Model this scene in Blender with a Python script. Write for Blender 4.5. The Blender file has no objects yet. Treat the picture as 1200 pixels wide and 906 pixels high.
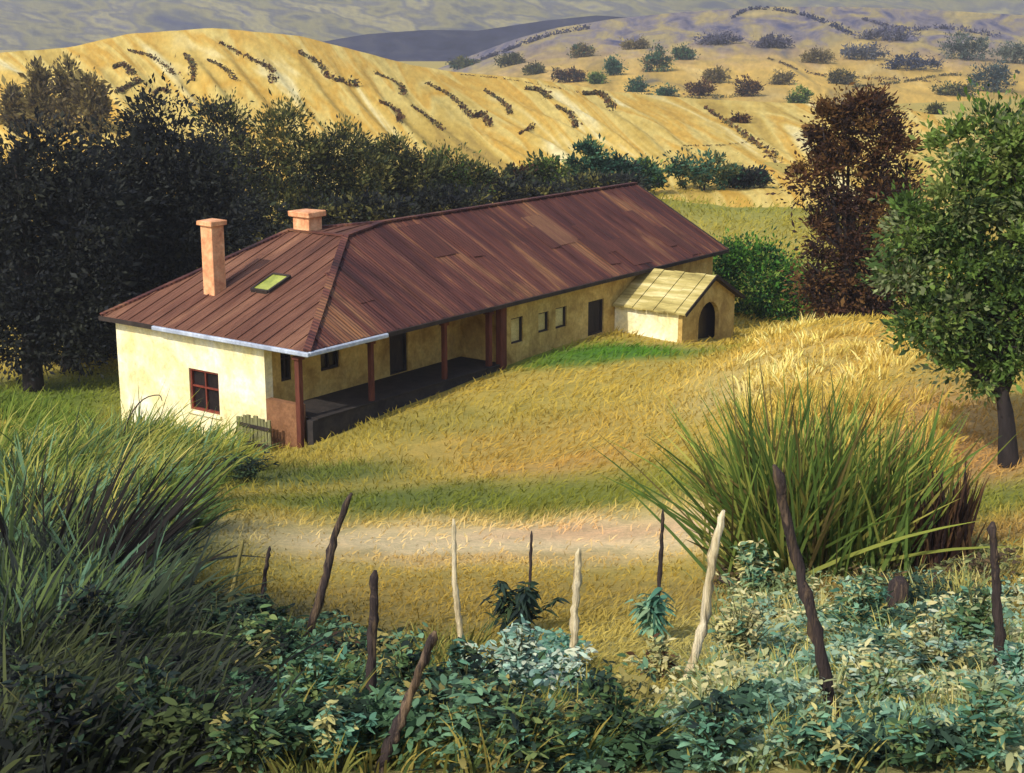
import bpy, bmesh, math, random
import numpy as np
from mathutils import Vector, Matrix, Euler

random.seed(7)
rng = np.random.default_rng(11)
scn = bpy.context.scene
COL = scn.collection

# ------------------------------------------------------------------ camera geometry
HC, F, PITCH = 13.30, 1703.0, math.radians(13.66)
CP, SP = math.cos(PITCH), math.sin(PITCH)

def P(px, py, d):
    """world point seen at picture position px,py at forward distance d"""
    r = (px - 600) / F; k = (py - 453) / F
    fw = CP - k * SP; dn = k * CP + SP
    return Vector((r / fw * d, d, HC - dn / fw * d))

def project(p):
    zc = p[:, 1] * CP - (p[:, 2] - HC) * SP; yc = p[:, 1] * SP + (p[:, 2] - HC) * CP
    return 600 + F * p[:, 0] / zc, 453 - F * yc / zc
def slope_of(py):
    k = (py - 453) / F
    return (k * CP + SP) / (CP - k * SP)

def S(r, g, b, f=1.0):
    def l(c):
        c /= 255.0
        return c / 12.92 if c <= .04045 else ((c + .055) / 1.055) ** 2.4
    return np.array([l(r) * f, l(g) * f, l(b) * f])

# ------------------------------------------------------------------ terrain
CTRL = [  # px, py, distance
    (-500, 900, 11), (0, 906, 11), (300, 906, 11), (600, 906, 11), (900, 906, 11), (1200, 906, 11), (1700, 900, 11),
    (-500, 1300, 6), (300, 1300, 6), (900, 1300, 6), (1700, 1300, 6),
    (0, 800, 16), (300, 800, 16.5), (600, 800, 16.5), (900, 800, 16.5), (1200, 800, 16),
    (0, 700, 22), (300, 700, 24), (600, 700, 24), (900, 700, 23), (1200, 700, 21),
    (-400, 700, 22), (1600, 650, 22),
    (0, 600, 33), (300, 600, 34), (600, 600, 34), (850, 600, 31), (1050, 600, 28), (1200, 600, 27),
    (-400, 600, 33), (1600, 520, 30),
    (150, 548, 42), (345, 530, 45.5), (110, 506, 51.5), (275, 527, 47.3),
    (0, 500, 50), (0, 450, 64), (-400, 440, 64), (0, 415, 75), (200, 380, 78), (400, 330, 85),
    (460, 490, 48), (583, 442, 53), (718, 400, 58.5), (600, 500, 45), (700, 520, 41), (800, 450, 48), (820, 412, 55),
    (860, 405, 58), (820, 520, 38.5),
    (900, 430, 46), (900, 500, 37), (1000, 381, 50), (1060, 381, 49), (940, 385, 51), (1000, 440, 42), (1000, 520, 33),
    (1100, 440, 39), (1185, 548, 31), (1100, 520, 32.5), (1250, 500, 33), (1180, 430, 40),
    (990, 385, 64), (900, 385, 70), (1150, 385, 62), (1500, 380, 62),
    (860, 330, 84), (930, 310, 90), (860, 262, 105), (1000, 262, 105), (1200, 270, 105), (1700, 270, 105),
    (200, 290, 105), (0, 300, 105), (-500, 310, 105), (500, 258, 105), (700, 238, 112), (850, 218, 130), (1000, 212, 135),
    (500, 215, 130), (200, 220, 130), (-100, 230, 130), (-600, 235, 130), (1200, 220, 135), (1700, 220, 135),
    (0, 205, 150), (600, 205, 150), (1200, 205, 155), (-600, 210, 150), (1700, 205, 150),
]
def _uv(x, y):
    yy = np.maximum(y, 6.0)
    return np.stack([x / np.maximum(y, 8.0) * 3.2, np.log(yy)], -1)
_cp = np.array([list(P(*c)) for c in CTRL])
_cu = _uv(_cp[:, 0], _cp[:, 1])
_cs = (HC - _cp[:, 2]) / _cp[:, 1]
def _phi(r2):
    return np.where(r2 > 1e-12, .5 * r2 * np.log(np.maximum(r2, 1e-12)), 0.0)
_n = len(CTRL)
_d2 = ((_cu[:, None] - _cu[None]) ** 2).sum(-1)
_A = np.zeros((_n + 3, _n + 3))
_A[:_n, :_n] = _phi(_d2) + np.eye(_n) * 2e-3
_A[:_n, _n] = 1; _A[:_n, _n + 1:] = _cu
_A[_n, :_n] = 1; _A[_n + 1:, :_n] = _cu.T
_w = np.linalg.solve(_A, np.concatenate([_cs, np.zeros(3)]))

def vnoise(x, y, seed=0):
    s = 0
    r = np.random.default_rng(seed)
    for k in range(6):
        a = r.uniform(0, 6.28); f = r.uniform(.6, 1.7); p = r.uniform(0, 6.28)
        b = r.uniform(0, 6.28); g = r.uniform(.6, 1.7)
        s = s + np.sin(f * (x * math.cos(a) + y * math.sin(a)) + p + 1.3 * np.sin(g * (x * math.cos(b) + y * math.sin(b))))
    return s / 6

def ground_z(x, y):
    x = np.asarray(x, float); y = np.asarray(y, float)
    sh = np.broadcast(x, y).shape
    x = np.broadcast_to(x, sh).ravel(); y = np.broadcast_to(y, sh).ravel()
    out = np.empty(len(x))
    for i in range(0, len(x), 20000):
        q = _uv(x[i:i + 20000], y[i:i + 20000])
        q[:, 0] = np.clip(q[:, 0], -2.6, 2.6)
        q[:, 1] = np.clip(q[:, 1], math.log(6), math.log(155))
        d2 = ((q[:, None] - _cu[None]) ** 2).sum(-1)
        s = _phi(d2) @ _w[:_n] + _w[_n] + q @ _w[_n + 1:]
        yy = np.clip(y[i:i + 20000], 6, 155)
        out[i:i + 20000] = HC - s * yy
    # level ground on both sides of the near rows and beyond the meadow
    far = np.clip((y - 155) / 60, 0, 1)
    out = out * (1 - far) + (-4.0) * far
    near = np.clip((6 - y) / 6, 0, 1)
    out = out * (1 - near) + (HC - 1.9) * near
    out = out + .10 * vnoise(x * .8, y * .8, 3) * np.clip(y / 20, .3, 1)
    return out.reshape(sh) if sh else float(out[0])

def hit(px, py, dmin=7, dmax=150):
    ds = np.exp(np.linspace(math.log(dmin), math.log(dmax), 900))
    p = P(px, py, 1.0)
    zs = HC + (p.z - HC) * ds
    g = ground_z(p.x * ds, ds)
    below = np.nonzero(zs <= g)[0]
    i = below[0] if len(below) else len(ds) - 1
    d = ds[i]
    v = P(px, py, d); v.z = ground_z(v.x, v.y)
    return v

# ------------------------------------------------------------------ object helpers
def link(o, parent=None):
    COL.objects.link(o)
    if parent is not None: o.parent = parent
    return o

def tag(o, label=None, cat=None, group=None, kind=None):
    if label: o['label'] = label
    if cat: o['category'] = cat
    if group: o['group'] = group
    if kind: o['kind'] = kind
    return o

def empty(name, loc=(0, 0, 0), rz=0.0):
    o = bpy.data.objects.new(name, None)
    o.location = loc; o.rotation_euler = (0, 0, rz); o.empty_display_size = .3
    return link(o)

def np_mesh(name, verts, faces, mat, parent=None, cols=None, smooth=False, loc=None, uvs=None):
    """verts (N,3), faces (M,k) array; cols (N,3) linear colours"""
    me = bpy.data.meshes.new(name)
    verts = np.asarray(verts, np.float32); faces = np.asarray(faces, np.int32)
    if loc is not None: verts = verts - np.asarray(loc, np.float32)
    m, k = faces.shape
    me.vertices.add(len(verts)); me.vertices.foreach_set('co', verts.ravel())
    me.loops.add(m * k); me.loops.foreach_set('vertex_index', faces.ravel())
    me.polygons.add(m)
    me.polygons.foreach_set('loop_start', np.arange(0, m * k, k, dtype=np.int32))
    me.polygons.foreach_set('loop_total', np.full(m, k, np.int32))
    if smooth: me.polygons.foreach_set('use_smooth', np.ones(m, bool))
    me.update(calc_edges=True); me.validate()
    if cols is not None:
        a = me.color_attributes.new('Col', 'FLOAT_COLOR', 'POINT')
        c = np.ones((len(verts), 4), np.float32); c[:, :3] = cols
        a.data.foreach_set('color', c.ravel())
    if uvs is not None:
        l = me.uv_layers.new(name='UVMap')
        l.data.foreach_set('uv', np.asarray(uvs, np.float32)[faces.ravel()].ravel())
    me.materials.append(mat)
    o = bpy.data.objects.new(name, me)
    if loc is not None: o.location = loc
    return link(o, parent)

def bm_obj(name, bm, mats, parent=None, loc=None, bevel=0.0, smooth=False):
    me = bpy.data.meshes.new(name)
    bmesh.ops.recalc_face_normals(bm, faces=bm.faces[:])
    bm.to_mesh(me); bm.free()
    for m in (mats if isinstance(mats, (list, tuple)) else [mats]): me.materials.append(m)
    if smooth:
        for p in me.polygons: p.use_smooth = True
    o = bpy.data.objects.new(name, me)
    if loc is not None: o.location = loc
    link(o, parent)
    if bevel:
        b = o.modifiers.new('edge', 'BEVEL'); b.width = bevel; b.segments = 1; b.limit_method = 'ANGLE'
    return o

def box(bm, x0, x1, y0, y1, z0, z1, mi=0, jit=0.0):
    j = lambda: random.uniform(-jit, jit)
    vs = [bm.verts.new((x + j(), y + j(), z + j())) for z in (z0, z1) for y in (y0, y1) for x in (x0, x1)]
    for f in ((0, 2, 3, 1), (4, 5, 7, 6), (0, 1, 5, 4), (2, 6, 7, 3), (0, 4, 6, 2), (1, 3, 7, 5)):
        fa = bm.faces.new([vs[i] for i in f]); fa.material_index = mi

def beam(bm, a, b, w, h, up=Vector((0, 0, 1)), mi=0):
    a = Vector(a); b = Vector(b); d = (b - a).normalized()
    s = d.cross(up).normalized(); u = s.cross(d).normalized()
    vs = [bm.verts.new(p + s * sx * w / 2 + u * sz * h / 2) for p in (a, b) for sz in (-1, 1) for sx in (-1, 1)]
    for f in ((0, 1, 3, 2), (4, 6, 7, 5), (0, 4, 5, 1), (2, 3, 7, 6), (0, 2, 6, 4), (1, 5, 7, 3)):
        fa = bm.faces.new([vs[i] for i in f]); fa.material_index = mi

def tube(bm, pts, rad, seg=9, wob=0.0, cap=True, mi=0):
    pts = [Vector(p) for p in pts]
    rings = []
    for i, p in enumerate(pts):
        a = pts[max(i - 1, 0)]; b = pts[min(i + 1, len(pts) - 1)]
        d = (b - a).normalized()
        s = d.cross(Vector((0, 1, .05)))
        if s.length < .05: s = d.cross(Vector((1, 0, 0)))
        s.normalize(); u = s.cross(d).normalized()
        r = rad[i]
        rings.append([bm.verts.new(p + (s * math.cos(t) + u * math.sin(t)) * r * (1 + random.uniform(-wob, wob)))
                      for t in [2 * math.pi * k / seg for k in range(seg)]])
    for i in range(len(rings) - 1):
        for k in range(seg):
            f = bm.faces.new((rings[i][k], rings[i][(k + 1) % seg], rings[i + 1][(k + 1) % seg], rings[i + 1][k]))
            f.material_index = mi; f.smooth = True
    if cap:
        bm.faces.new(rings[-1]).material_index = mi
        bm.faces.new(rings[0][::-1]).material_index = mi

def curve_pts(pts, n=12):
    """smooth polyline through pts (Catmull-Rom)"""
    pts = [Vector(p) for p in pts]
    q = [pts[0] * 2 - pts[1]] + pts + [pts[-1] * 2 - pts[-2]]
    out = []
    m = len(pts) - 1
    for i in range(m):
        a, b, c, d = q[i:i + 4]
        k = max(2, n // m)
        for j in range(k):
            t = j / k
            out.append(.5 * ((2 * b) + (c - a) * t + (2 * a - 5 * b + 4 * c - d) * t * t + (3 * b - a - 3 * c + d) * t ** 3))
    out.append(pts[-1])
    return out

# ------------------------------------------------------------------ materials
def new_mat(name):
    m = bpy.data.materials.new(name); m.use_nodes = True
    nt = m.node_tree
    b = nt.nodes['Principled BSDF']
    b.inputs['Specular IOR Level'].default_value = .25
    return m, nt, b

def ramp(nt, stops):
    r = nt.nodes.new('ShaderNodeValToRGB')
    e = r.color_ramp.elements
    while len(e) < len(stops): e.new(.5)
    for el, (p, c) in zip(e, stops):
        el.position = p; el.color = (*[float(v) for v in c], 1)
    return r

def noise(nt, vec, scale, detail=5, rough=.6, dist=0.0):
    n = nt.nodes.new('ShaderNodeTexNoise')
    n.inputs['Scale'].default_value = scale; n.inputs['Detail'].default_value = detail
    n.inputs['Roughness'].default_value = rough; n.inputs['Distortion'].default_value = dist
    if vec is not None: nt.links.new(vec, n.inputs['Vector'])
    return n

def mapping(nt, src, scale=(1, 1, 1), rot=(0, 0, 0)):
    m = nt.nodes.new('ShaderNodeMapping')
    m.inputs['Scale'].default_value = scale; m.inputs['Rotation'].default_value = rot
    nt.links.new(src, m.inputs['Vector'])
    return m.outputs['Vector']

def mix(nt, a, b, fac, mode='MIX'):
    m = nt.nodes.new('ShaderNodeMix'); m.data_type = 'RGBA'; m.blend_type = mode
    for sock, v in ((m.inputs[0], fac), (m.inputs[6], a), (m.inputs[7], b)):
        if hasattr(v, 'links') or hasattr(v, 'is_linked'): nt.links.new(v, sock)
        elif isinstance(v, (int, float)): sock.default_value = v
        else: sock.default_value = (*[float(x) for x in v], 1)
    return m.outputs[2]

def bump(nt, b, h, strength=.4, dist=.03):
    n = nt.nodes.new('ShaderNodeBump')
    n.inputs['Strength'].default_value = strength; n.inputs['Distance'].default_value = dist
    nt.links.new(h, n.inputs['Height']); nt.links.new(n.outputs['Normal'], b.inputs['Normal'])

def patchy(name, stops, scale=2.0, stretch=(1, 1, 1), rot=(0, 0, 0), rough=.9, bmp=.4, bdist=.03, fine=18.0, coord='Object', dist=.4, detail=6, ribs=None, stain=None):
    m, nt, b = new_mat(name)
    tc = nt.nodes.new('ShaderNodeTexCoord')
    v = mapping(nt, tc.outputs[coord], stretch, rot)
    n1 = noise(nt, v, scale, detail, .62, dist)
    r = ramp(nt, stops)
    nt.links.new(n1.outputs['Fac'], r.inputs['Fac'])
    n2 = noise(nt, v, fine, 4, .6)
    r2 = ramp(nt, [(.3, (.72,) * 3), (.7, (1.15,) * 3)])
    nt.links.new(n2.outputs['Fac'], r2.inputs['Fac'])
    c = mix(nt, r.outputs['Color'], r2.outputs['Color'], .8, 'MULTIPLY')
    h = n2.outputs['Fac']
    if stain is not None:      # (colour, stretch, amount): damp and rust marks of their own shape
        n3 = noise(nt, mapping(nt, tc.outputs[coord], stain[1]), 1.0, 6, .7, .8)
        r3 = ramp(nt, [(.52, (0, 0, 0)), (.72, (1, 1, 1))]); nt.links.new(n3.outputs['Fac'], r3.inputs['Fac'])
        mu = nt.nodes.new('ShaderNodeMath'); mu.operation = 'MULTIPLY'; mu.inputs[1].default_value = stain[2]
        nt.links.new(r3.outputs['Color'], mu.inputs[0])
        c = mix(nt, c, stain[0], mu.outputs[0])
    if ribs is not None:       # corrugated sheet
        wv = nt.nodes.new('ShaderNodeTexWave'); wv.bands_direction = ribs; wv.inputs['Scale'].default_value = 1.9
        wv.inputs['Distortion'].default_value = .25
        nt.links.new(tc.outputs['Object'], wv.inputs['Vector'])
        ad = nt.nodes.new('ShaderNodeMath'); ad.operation = 'MULTIPLY_ADD'; ad.inputs[1].default_value = .35
        nt.links.new(n2.outputs['Fac'], ad.inputs[0]); nt.links.new(wv.outputs['Fac'], ad.inputs[2]); h = ad.outputs[0]
    nt.links.new(c, b.inputs['Base Color'])
    b.inputs['Roughness'].default_value = rough
    bump(nt, b, h, bmp, bdist)
    return m

def leaf_mat(name, trans=.25, rough=.7):
    m, nt, b = new_mat(name)
    at = nt.nodes.new('ShaderNodeAttribute'); at.attribute_name = 'Col'
    nt.links.new(at.outputs['Color'], b.inputs['Base Color'])
    b.inputs['Roughness'].default_value = rough; b.inputs['Specular IOR Level'].default_value = .04
    t = nt.nodes.new('ShaderNodeBsdfTranslucent')
    nt.links.new(at.outputs['Color'], t.inputs['Color'])
    ms = nt.nodes.new('ShaderNodeMixShader'); ms.inputs[0].default_value = trans
    out = nt.nodes['Material Output']
    nt.links.new(b.outputs[0], ms.inputs[1]); nt.links.new(t.outputs[0], ms.inputs[2])
    nt.links.new(ms.outputs[0], out.inputs['Surface'])
    return m

LEAF = leaf_mat('leaves')
GRASS = leaf_mat('grass_blades', .3)

def ground_mat():
    m, nt, b = new_mat('meadow_soil')
    at = nt.nodes.new('ShaderNodeAttribute'); at.attribute_name = 'Col'
    tc = nt.nodes.new('ShaderNodeTexCoord')
    n1 = noise(nt, mapping(nt, tc.outputs['Object'], (1, 1.0, 1), (0, 0, .9)), .9, 8, .7, 1.0)
    r1 = ramp(nt, [(.25, (.55, .62, .55)), (.5, (1, 1, 1)), (.75, (1.35, 1.22, 1.1))])
    nt.links.new(n1.outputs['Fac'], r1.inputs['Fac'])
    n2 = noise(nt, tc.outputs['Object'], 9, 6, .7)
    r2 = ramp(nt, [(.3, (.7, .7, .7)), (.7, (1.2, 1.2, 1.2))])
    nt.links.new(n2.outputs['Fac'], r2.inputs['Fac'])
    c = mix(nt, at.outputs['Color'], r1.outputs['Color'], .8, 'MULTIPLY')
    c = mix(nt, c, r2.outputs['Color'], .7, 'MULTIPLY')
    nt.links.new(c, b.inputs['Base Color']); b.inputs['Roughness'].default_value = .95
    bump(nt, b, n2.outputs['Fac'], .8, .08)
    return m

AL = .80   # picture colour -> surface colour
M = {}
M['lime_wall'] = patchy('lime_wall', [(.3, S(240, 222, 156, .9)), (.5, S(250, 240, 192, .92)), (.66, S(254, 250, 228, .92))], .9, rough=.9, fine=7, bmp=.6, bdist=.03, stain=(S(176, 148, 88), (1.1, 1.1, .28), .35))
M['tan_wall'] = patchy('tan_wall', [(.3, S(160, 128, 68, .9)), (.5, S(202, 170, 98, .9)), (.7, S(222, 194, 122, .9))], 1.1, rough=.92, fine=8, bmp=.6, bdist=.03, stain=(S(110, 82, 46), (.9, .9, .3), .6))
M['plinth'] = patchy('plinth_stone', [(.3, (.022, .020, .022)), (.6, (.045, .038, .036)), (.8, (.075, .06, .05))], 1.6, fine=6, bmp=.8)
M['plinth_end'] = patchy('plinth_brick', [(.3, S(110, 76, 52)), (.6, S(140, 100, 70)), (.8, S(160, 125, 85))], 1.6, fine=9, bmp=.8)
M['floor'] = patchy('veranda_boards', [(.3, (.018, .016, .016)), (.7, (.045, .036, .032))], 2)
M['post'] = patchy('post_wood', [(.3, S(66, 36, 30)), (.6, S(104, 58, 44)), (.8, S(125, 78, 56))], 2.5, (1, 1, .2), fine=14)
M['trim'] = patchy('dark_wood', [(.3, (.020, .016, .015)), (.7, (.055, .04, .034))], 2.5, (1, 1, .3), fine=14)
M['red_frame'] = patchy('red_frame', [(.3, S(92, 42, 34)), (.7, S(138, 66, 50))], 3, fine=14)
M['glass'] = patchy('dark_pane', [(.3, (.010, .009, .012)), (.7, (.03, .022, .024))], 2, rough=.25, bmp=.02)
M['pale_shutter'] = patchy('pale_shutter', [(.3, S(190, 165, 100)), (.7, S(228, 208, 145))], 2.5, fine=14)
M['roof_front'] = patchy('rusty_roof', [(.30, S(44, 27, 29)), (.42, S(76, 42, 40)), (.54, S(100, 60, 50)), (.64, S(134, 94, 64)), (.74, S(92, 54, 46))], .8, (1.1, .15, .15), (0, 0, .1), rough=.75, fine=6, bmp=.7, bdist=.04, dist=.5, ribs='X', stain=(S(58, 32, 26), (.7, .35, .5), .7))
M['roof_hip'] = patchy('weathered_roof', [(.28, S(72, 46, 40)), (.45, S(104, 68, 54)), (.58, S(120, 82, 64)), (.72, S(142, 102, 78))], .9, (.16, 1.2, .16), (0, 0, -.1), rough=.8, fine=6, bmp=.7, bdist=.04, dist=.5, ribs='Y', stain=(S(74, 42, 32), (.35, .7, .5), .6))
M['roof_rust'] = patchy('roof_rust', [(.3, S(62, 34, 32)), (.7, S(104, 60, 48))], 1.5, (1.1, .25, .25), rough=.8, fine=8, bmp=.7, bdist=.04, ribs='X')
M['roof_tan'] = patchy('roof_tan', [(.3, S(96, 62, 50)), (.7, S(140, 100, 70))], 1.5, (1.1, .25, .25), rough=.8, fine=8, bmp=.7, bdist=.04, ribs='X')
M['chimney'] = patchy('chimney_plaster', [(.3, S(188, 118, 84)), (.5, S(222, 160, 116)), (.7, S(238, 188, 145))], 2.2, fine=9, bmp=.6)
M['gutter'] = patchy('zinc_gutter', [(.3, S(140, 150, 170)), (.7, S(196, 206, 222))], 1.2, rough=.45, fine=9, bmp=.1)
M['skylight'] = patchy('skylight_glass', [(.35, S(120, 130, 50)), (.65, S(178, 184, 88))], 1.6, rough=.3, bmp=.05)
M['plank_roof'] = patchy('plank_roof', [(.3, S(120, 108, 62)), (.5, S(182, 166, 100)), (.7, S(222, 208, 150))], 1.2, (2.4, .25, .25), fine=9)
M['green_plank'] = patchy('green_plank', [(.3, S(92, 92, 62)), (.7, S(146, 144, 100))], 2.5, (3, 3, .3), fine=12)
M['bark'] = patchy('dark_bark', [(.3, (.014, .012, .014)), (.6, (.035, .028, .028)), (.8, (.06, .048, .04))], 3, (1, 1, .3), fine=12, bmp=.9, bdist=.05)
M['dark_pole'] = patchy('dark_pole', [(.30, (.016, .013, .015)), (.46, (.050, .036, .034)), (.56, (.028, .021, .022)), (.66, (.16, .11, .075))], 9, (1, 1, .10), fine=40, bmp=1, stain=(S(140, 116, 84), (7, 7, .7), .55))  # tan streaks: wood grain, and the poles' lit side put into colour
M['pale_pole'] = patchy('bleached_pole', [(.3, S(120, 100, 74)), (.46, S(206, 190, 150)), (.7, S(232, 222, 196))], 9, (1, 1, .10), fine=40, bmp=1, stain=(S(52, 42, 38), (7, 7, .8), .85))
M['olive_pole'] = patchy('olive_pole', [(.3, S(96, 90, 50)), (.7, S(158, 146, 88))], 4, (1, 1, .2), fine=22, bmp=.8)
M['ground'] = ground_mat()

# ------------------------------------------------------------------ ground colours (patches of different grass, soil, straw and painted shade)
BASEC = S(194, 172, 84, AL)
PATCH = [  # px, py on the ground, radius across, radius in depth (m), colour, strength
    (600, 520, 4.5, 3.0, (192, 160, 82), .7), (660, 545, 2.6, 1.6, (196, 154, 86), .7), (470, 500, 5, 3, (158, 150, 72), .7),
    (560, 588, 6, 2.0, (118, 128, 54), .95), (720, 582, 4, 1.8, (134, 140, 56), .9), (440, 585, 3, 2, (108, 122, 54), .9),
    (600, 634, 9, 2.3, (250, 224, 172), 1), (700, 628, 3.0, .9, (228, 182, 136), .7), (540, 650, 3, .8, (246, 222, 172), .9), (560, 655, 3.5, .7, (212, 180, 112), .8),
    (520, 700, 3, 3, (176, 148, 74), .8), (640, 700, 3, 2, (170, 148, 74), .8),
    (385, 556, 2.5, 2, (92, 114, 54), .9), (290, 560, 2.2, 2.5, (72, 84, 56), .9),
    (712, 412, 4.0, 2.2, (84, 134, 44), 1), (760, 416, 2.6, 1.2, (84, 134, 44), .9), (660, 424, 2.2, 1, (90, 130, 48), .8),
    (870, 250, 12, 14, (164, 160, 74), .9), (840, 240, 7, 5, (142, 148, 64), .7), (900, 222, 9, 7, (190, 166, 76), .8),
    (930, 330, 7, 8, (110, 140, 56), .8),
    (960, 410, 4, 5, (222, 190, 98), .95), (1040, 400, 4, 5, (214, 180, 92), .95), (880, 440, 3, 4, (206, 182, 104), .8),
    (860, 460, 2, 3, (196, 180, 116), .6),
    (1120, 490, 3, 4, (196, 158, 98), .9), (1130, 540, 3, 2, (192, 150, 96), .85), (1160, 590, 3, 1.6, (128, 138, 62), .9),
    (1130, 630, 2.5, 1.2, (170, 134, 90), .7),
    (30, 470, 6, 9, (108, 134, 50), .95), (60, 540, 5, 5, (100, 122, 56), .9), (200, 560, 3, 3, (128, 136, 60), .9),
    (120, 640, 4, 4, (84, 100, 54), .9), (100, 750, 5, 4, (50, 56, 46), 1), (120, 860, 4, 3, (48, 52, 46), 1), (280, 720, 2, 3, (58, 66, 50), .9),  # near-black patches paint the shade of a tree out of view
    (330, 830, 2, 2, (70, 82, 58), .9), (560, 850, 2.5, 2, (96, 108, 70), .9), (440, 760, 2, 1.5, (112, 106, 62), .7),
    (880, 760, 2.6, 3.5, (184, 176, 112), .95), (1060, 780, 2.6, 3, (172, 170, 122), .95), (980, 690, 3, 2, (150, 132, 84), .8),
    (760, 830, 2, 1.6, (150, 142, 84), .9), (900, 870, 3, 1.5, (170, 166, 108), .9), (1120, 880, 2, 1.5, (150, 156, 110), .9),
]
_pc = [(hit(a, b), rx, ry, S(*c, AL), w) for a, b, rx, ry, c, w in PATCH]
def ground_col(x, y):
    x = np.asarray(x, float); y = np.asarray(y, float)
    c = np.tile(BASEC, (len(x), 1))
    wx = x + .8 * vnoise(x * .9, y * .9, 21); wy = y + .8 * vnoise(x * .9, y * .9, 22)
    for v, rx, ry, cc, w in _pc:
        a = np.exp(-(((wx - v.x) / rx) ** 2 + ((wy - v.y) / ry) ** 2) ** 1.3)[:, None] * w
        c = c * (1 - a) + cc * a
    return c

# ground sheet, finer near the camera
NU, NV = 300, 330
us = np.concatenate([np.linspace(-2.4, -.5, 36)[:-1], np.linspace(-.5, .5, NU - 70), np.linspace(.5, 2.4, 36)[1:]])
ys = np.concatenate([[-30, -12, 0, 4], np.exp(np.linspace(math.log(7), math.log(170), NV - 24)), np.exp(np.linspace(math.log(180), math.log(4200), 20))])
X = us[None, :] * np.maximum(ys, 14)[:, None]; Y = np.repeat(ys[:, None], len(us), 1)
Z = ground_z(X, Y)
V = np.stack([X, Y, Z], -1).reshape(-1, 3)
nu = len(us)
idx = np.arange(len(ys) * nu).reshape(len(ys), nu)
FQ = np.stack([idx[:-1, :-1], idx[:-1, 1:], idx[1:, 1:], idx[1:, :-1]], -1).reshape(-1, 4)
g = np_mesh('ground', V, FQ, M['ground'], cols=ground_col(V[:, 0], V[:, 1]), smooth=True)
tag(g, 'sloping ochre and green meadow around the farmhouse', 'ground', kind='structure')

# ------------------------------------------------------------------ hills
class Hill:
    def __init__(s, name, label, crest, base, d0, d1, mat, px0=-900, px1=2100, rough=0.0, seed=1, nt=60, ncol=260, furrow=0.0):
        s.cx, s.cy = zip(*crest); s.bx, s.by = zip(*base); s.d0, s.d1 = d0, d1
        s.rough, s.seed, s.furrow = rough, seed, furrow
        pxs = np.linspace(px0, px1, ncol); ts = np.concatenate([np.linspace(-.15, 1, nt), [1.04, 1.1, 1.2, 1.35]])
        vs = np.array([[s.pt(px, t) for px in pxs] for t in ts]).reshape(-1, 3)
        uv = np.array([[(px / 100, t) for px in pxs] for t in ts]).reshape(-1, 2)
        n = len(pxs); ix = np.arange(len(ts) * n).reshape(len(ts), n)
        fq = np.stack([ix[:-1, :-1], ix[:-1, 1:], ix[1:, 1:], ix[1:, :-1]], -1).reshape(-1, 4)
        s.o = np_mesh(name, vs, fq, mat, smooth=True, uvs=uv)
        tag(s.o, label, 'hill', kind='structure')
    def pt(s, px, t):
        c = np.interp(px, s.cx, s.cy); b = np.interp(px, s.bx, s.by)
        d = s.d0 * (s.d1 / s.d0) ** t
        tt = min(t, 1.0)
        py = b + (c - b) * tt
        py += s.rough * math.sin(max(tt, 0) * math.pi) * float(vnoise(np.array(px / 60.), np.array(t * 7.), s.seed))
        v = P(px, py, d)
        if s.furrow and 0 < t <= 1.1:      # ploughed strips: long banks running diagonally down the slope
            a, b = px / 100., t * 1.6
            q = a * .66 + b * .75 + .26 * float(vnoise(np.array(a * 1.1), np.array(b * 1.6), 61))
            w_ = (q * 3.6) % 1.0
            v.z += s.furrow * (w_ / .78 if w_ < .78 else (1 - w_) / .22) * min(1, t * 6, max(.08, (1.0 - t) * 3.5)) * max(.05, .6 + .95 * float(vnoise(np.array(a * 1.0), np.array(b * 1.3), 63)))
        if t > 1: v.z -= (t - 1) * (t - 1) * (s.d1 - s.d0) * .9 + (t - 1) * .02 * (s.d1 - s.d0)
        if t < 0: v.z -= -t * .1 * s.d0
        return tuple(v)
    def at(s, px, py):
        c = np.interp(px, s.cx, s.cy); b = np.interp(px, s.bx, s.by)
        return Vector(s.pt(px, float(np.clip((b - py) / (b - c), 0, 1))))

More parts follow.
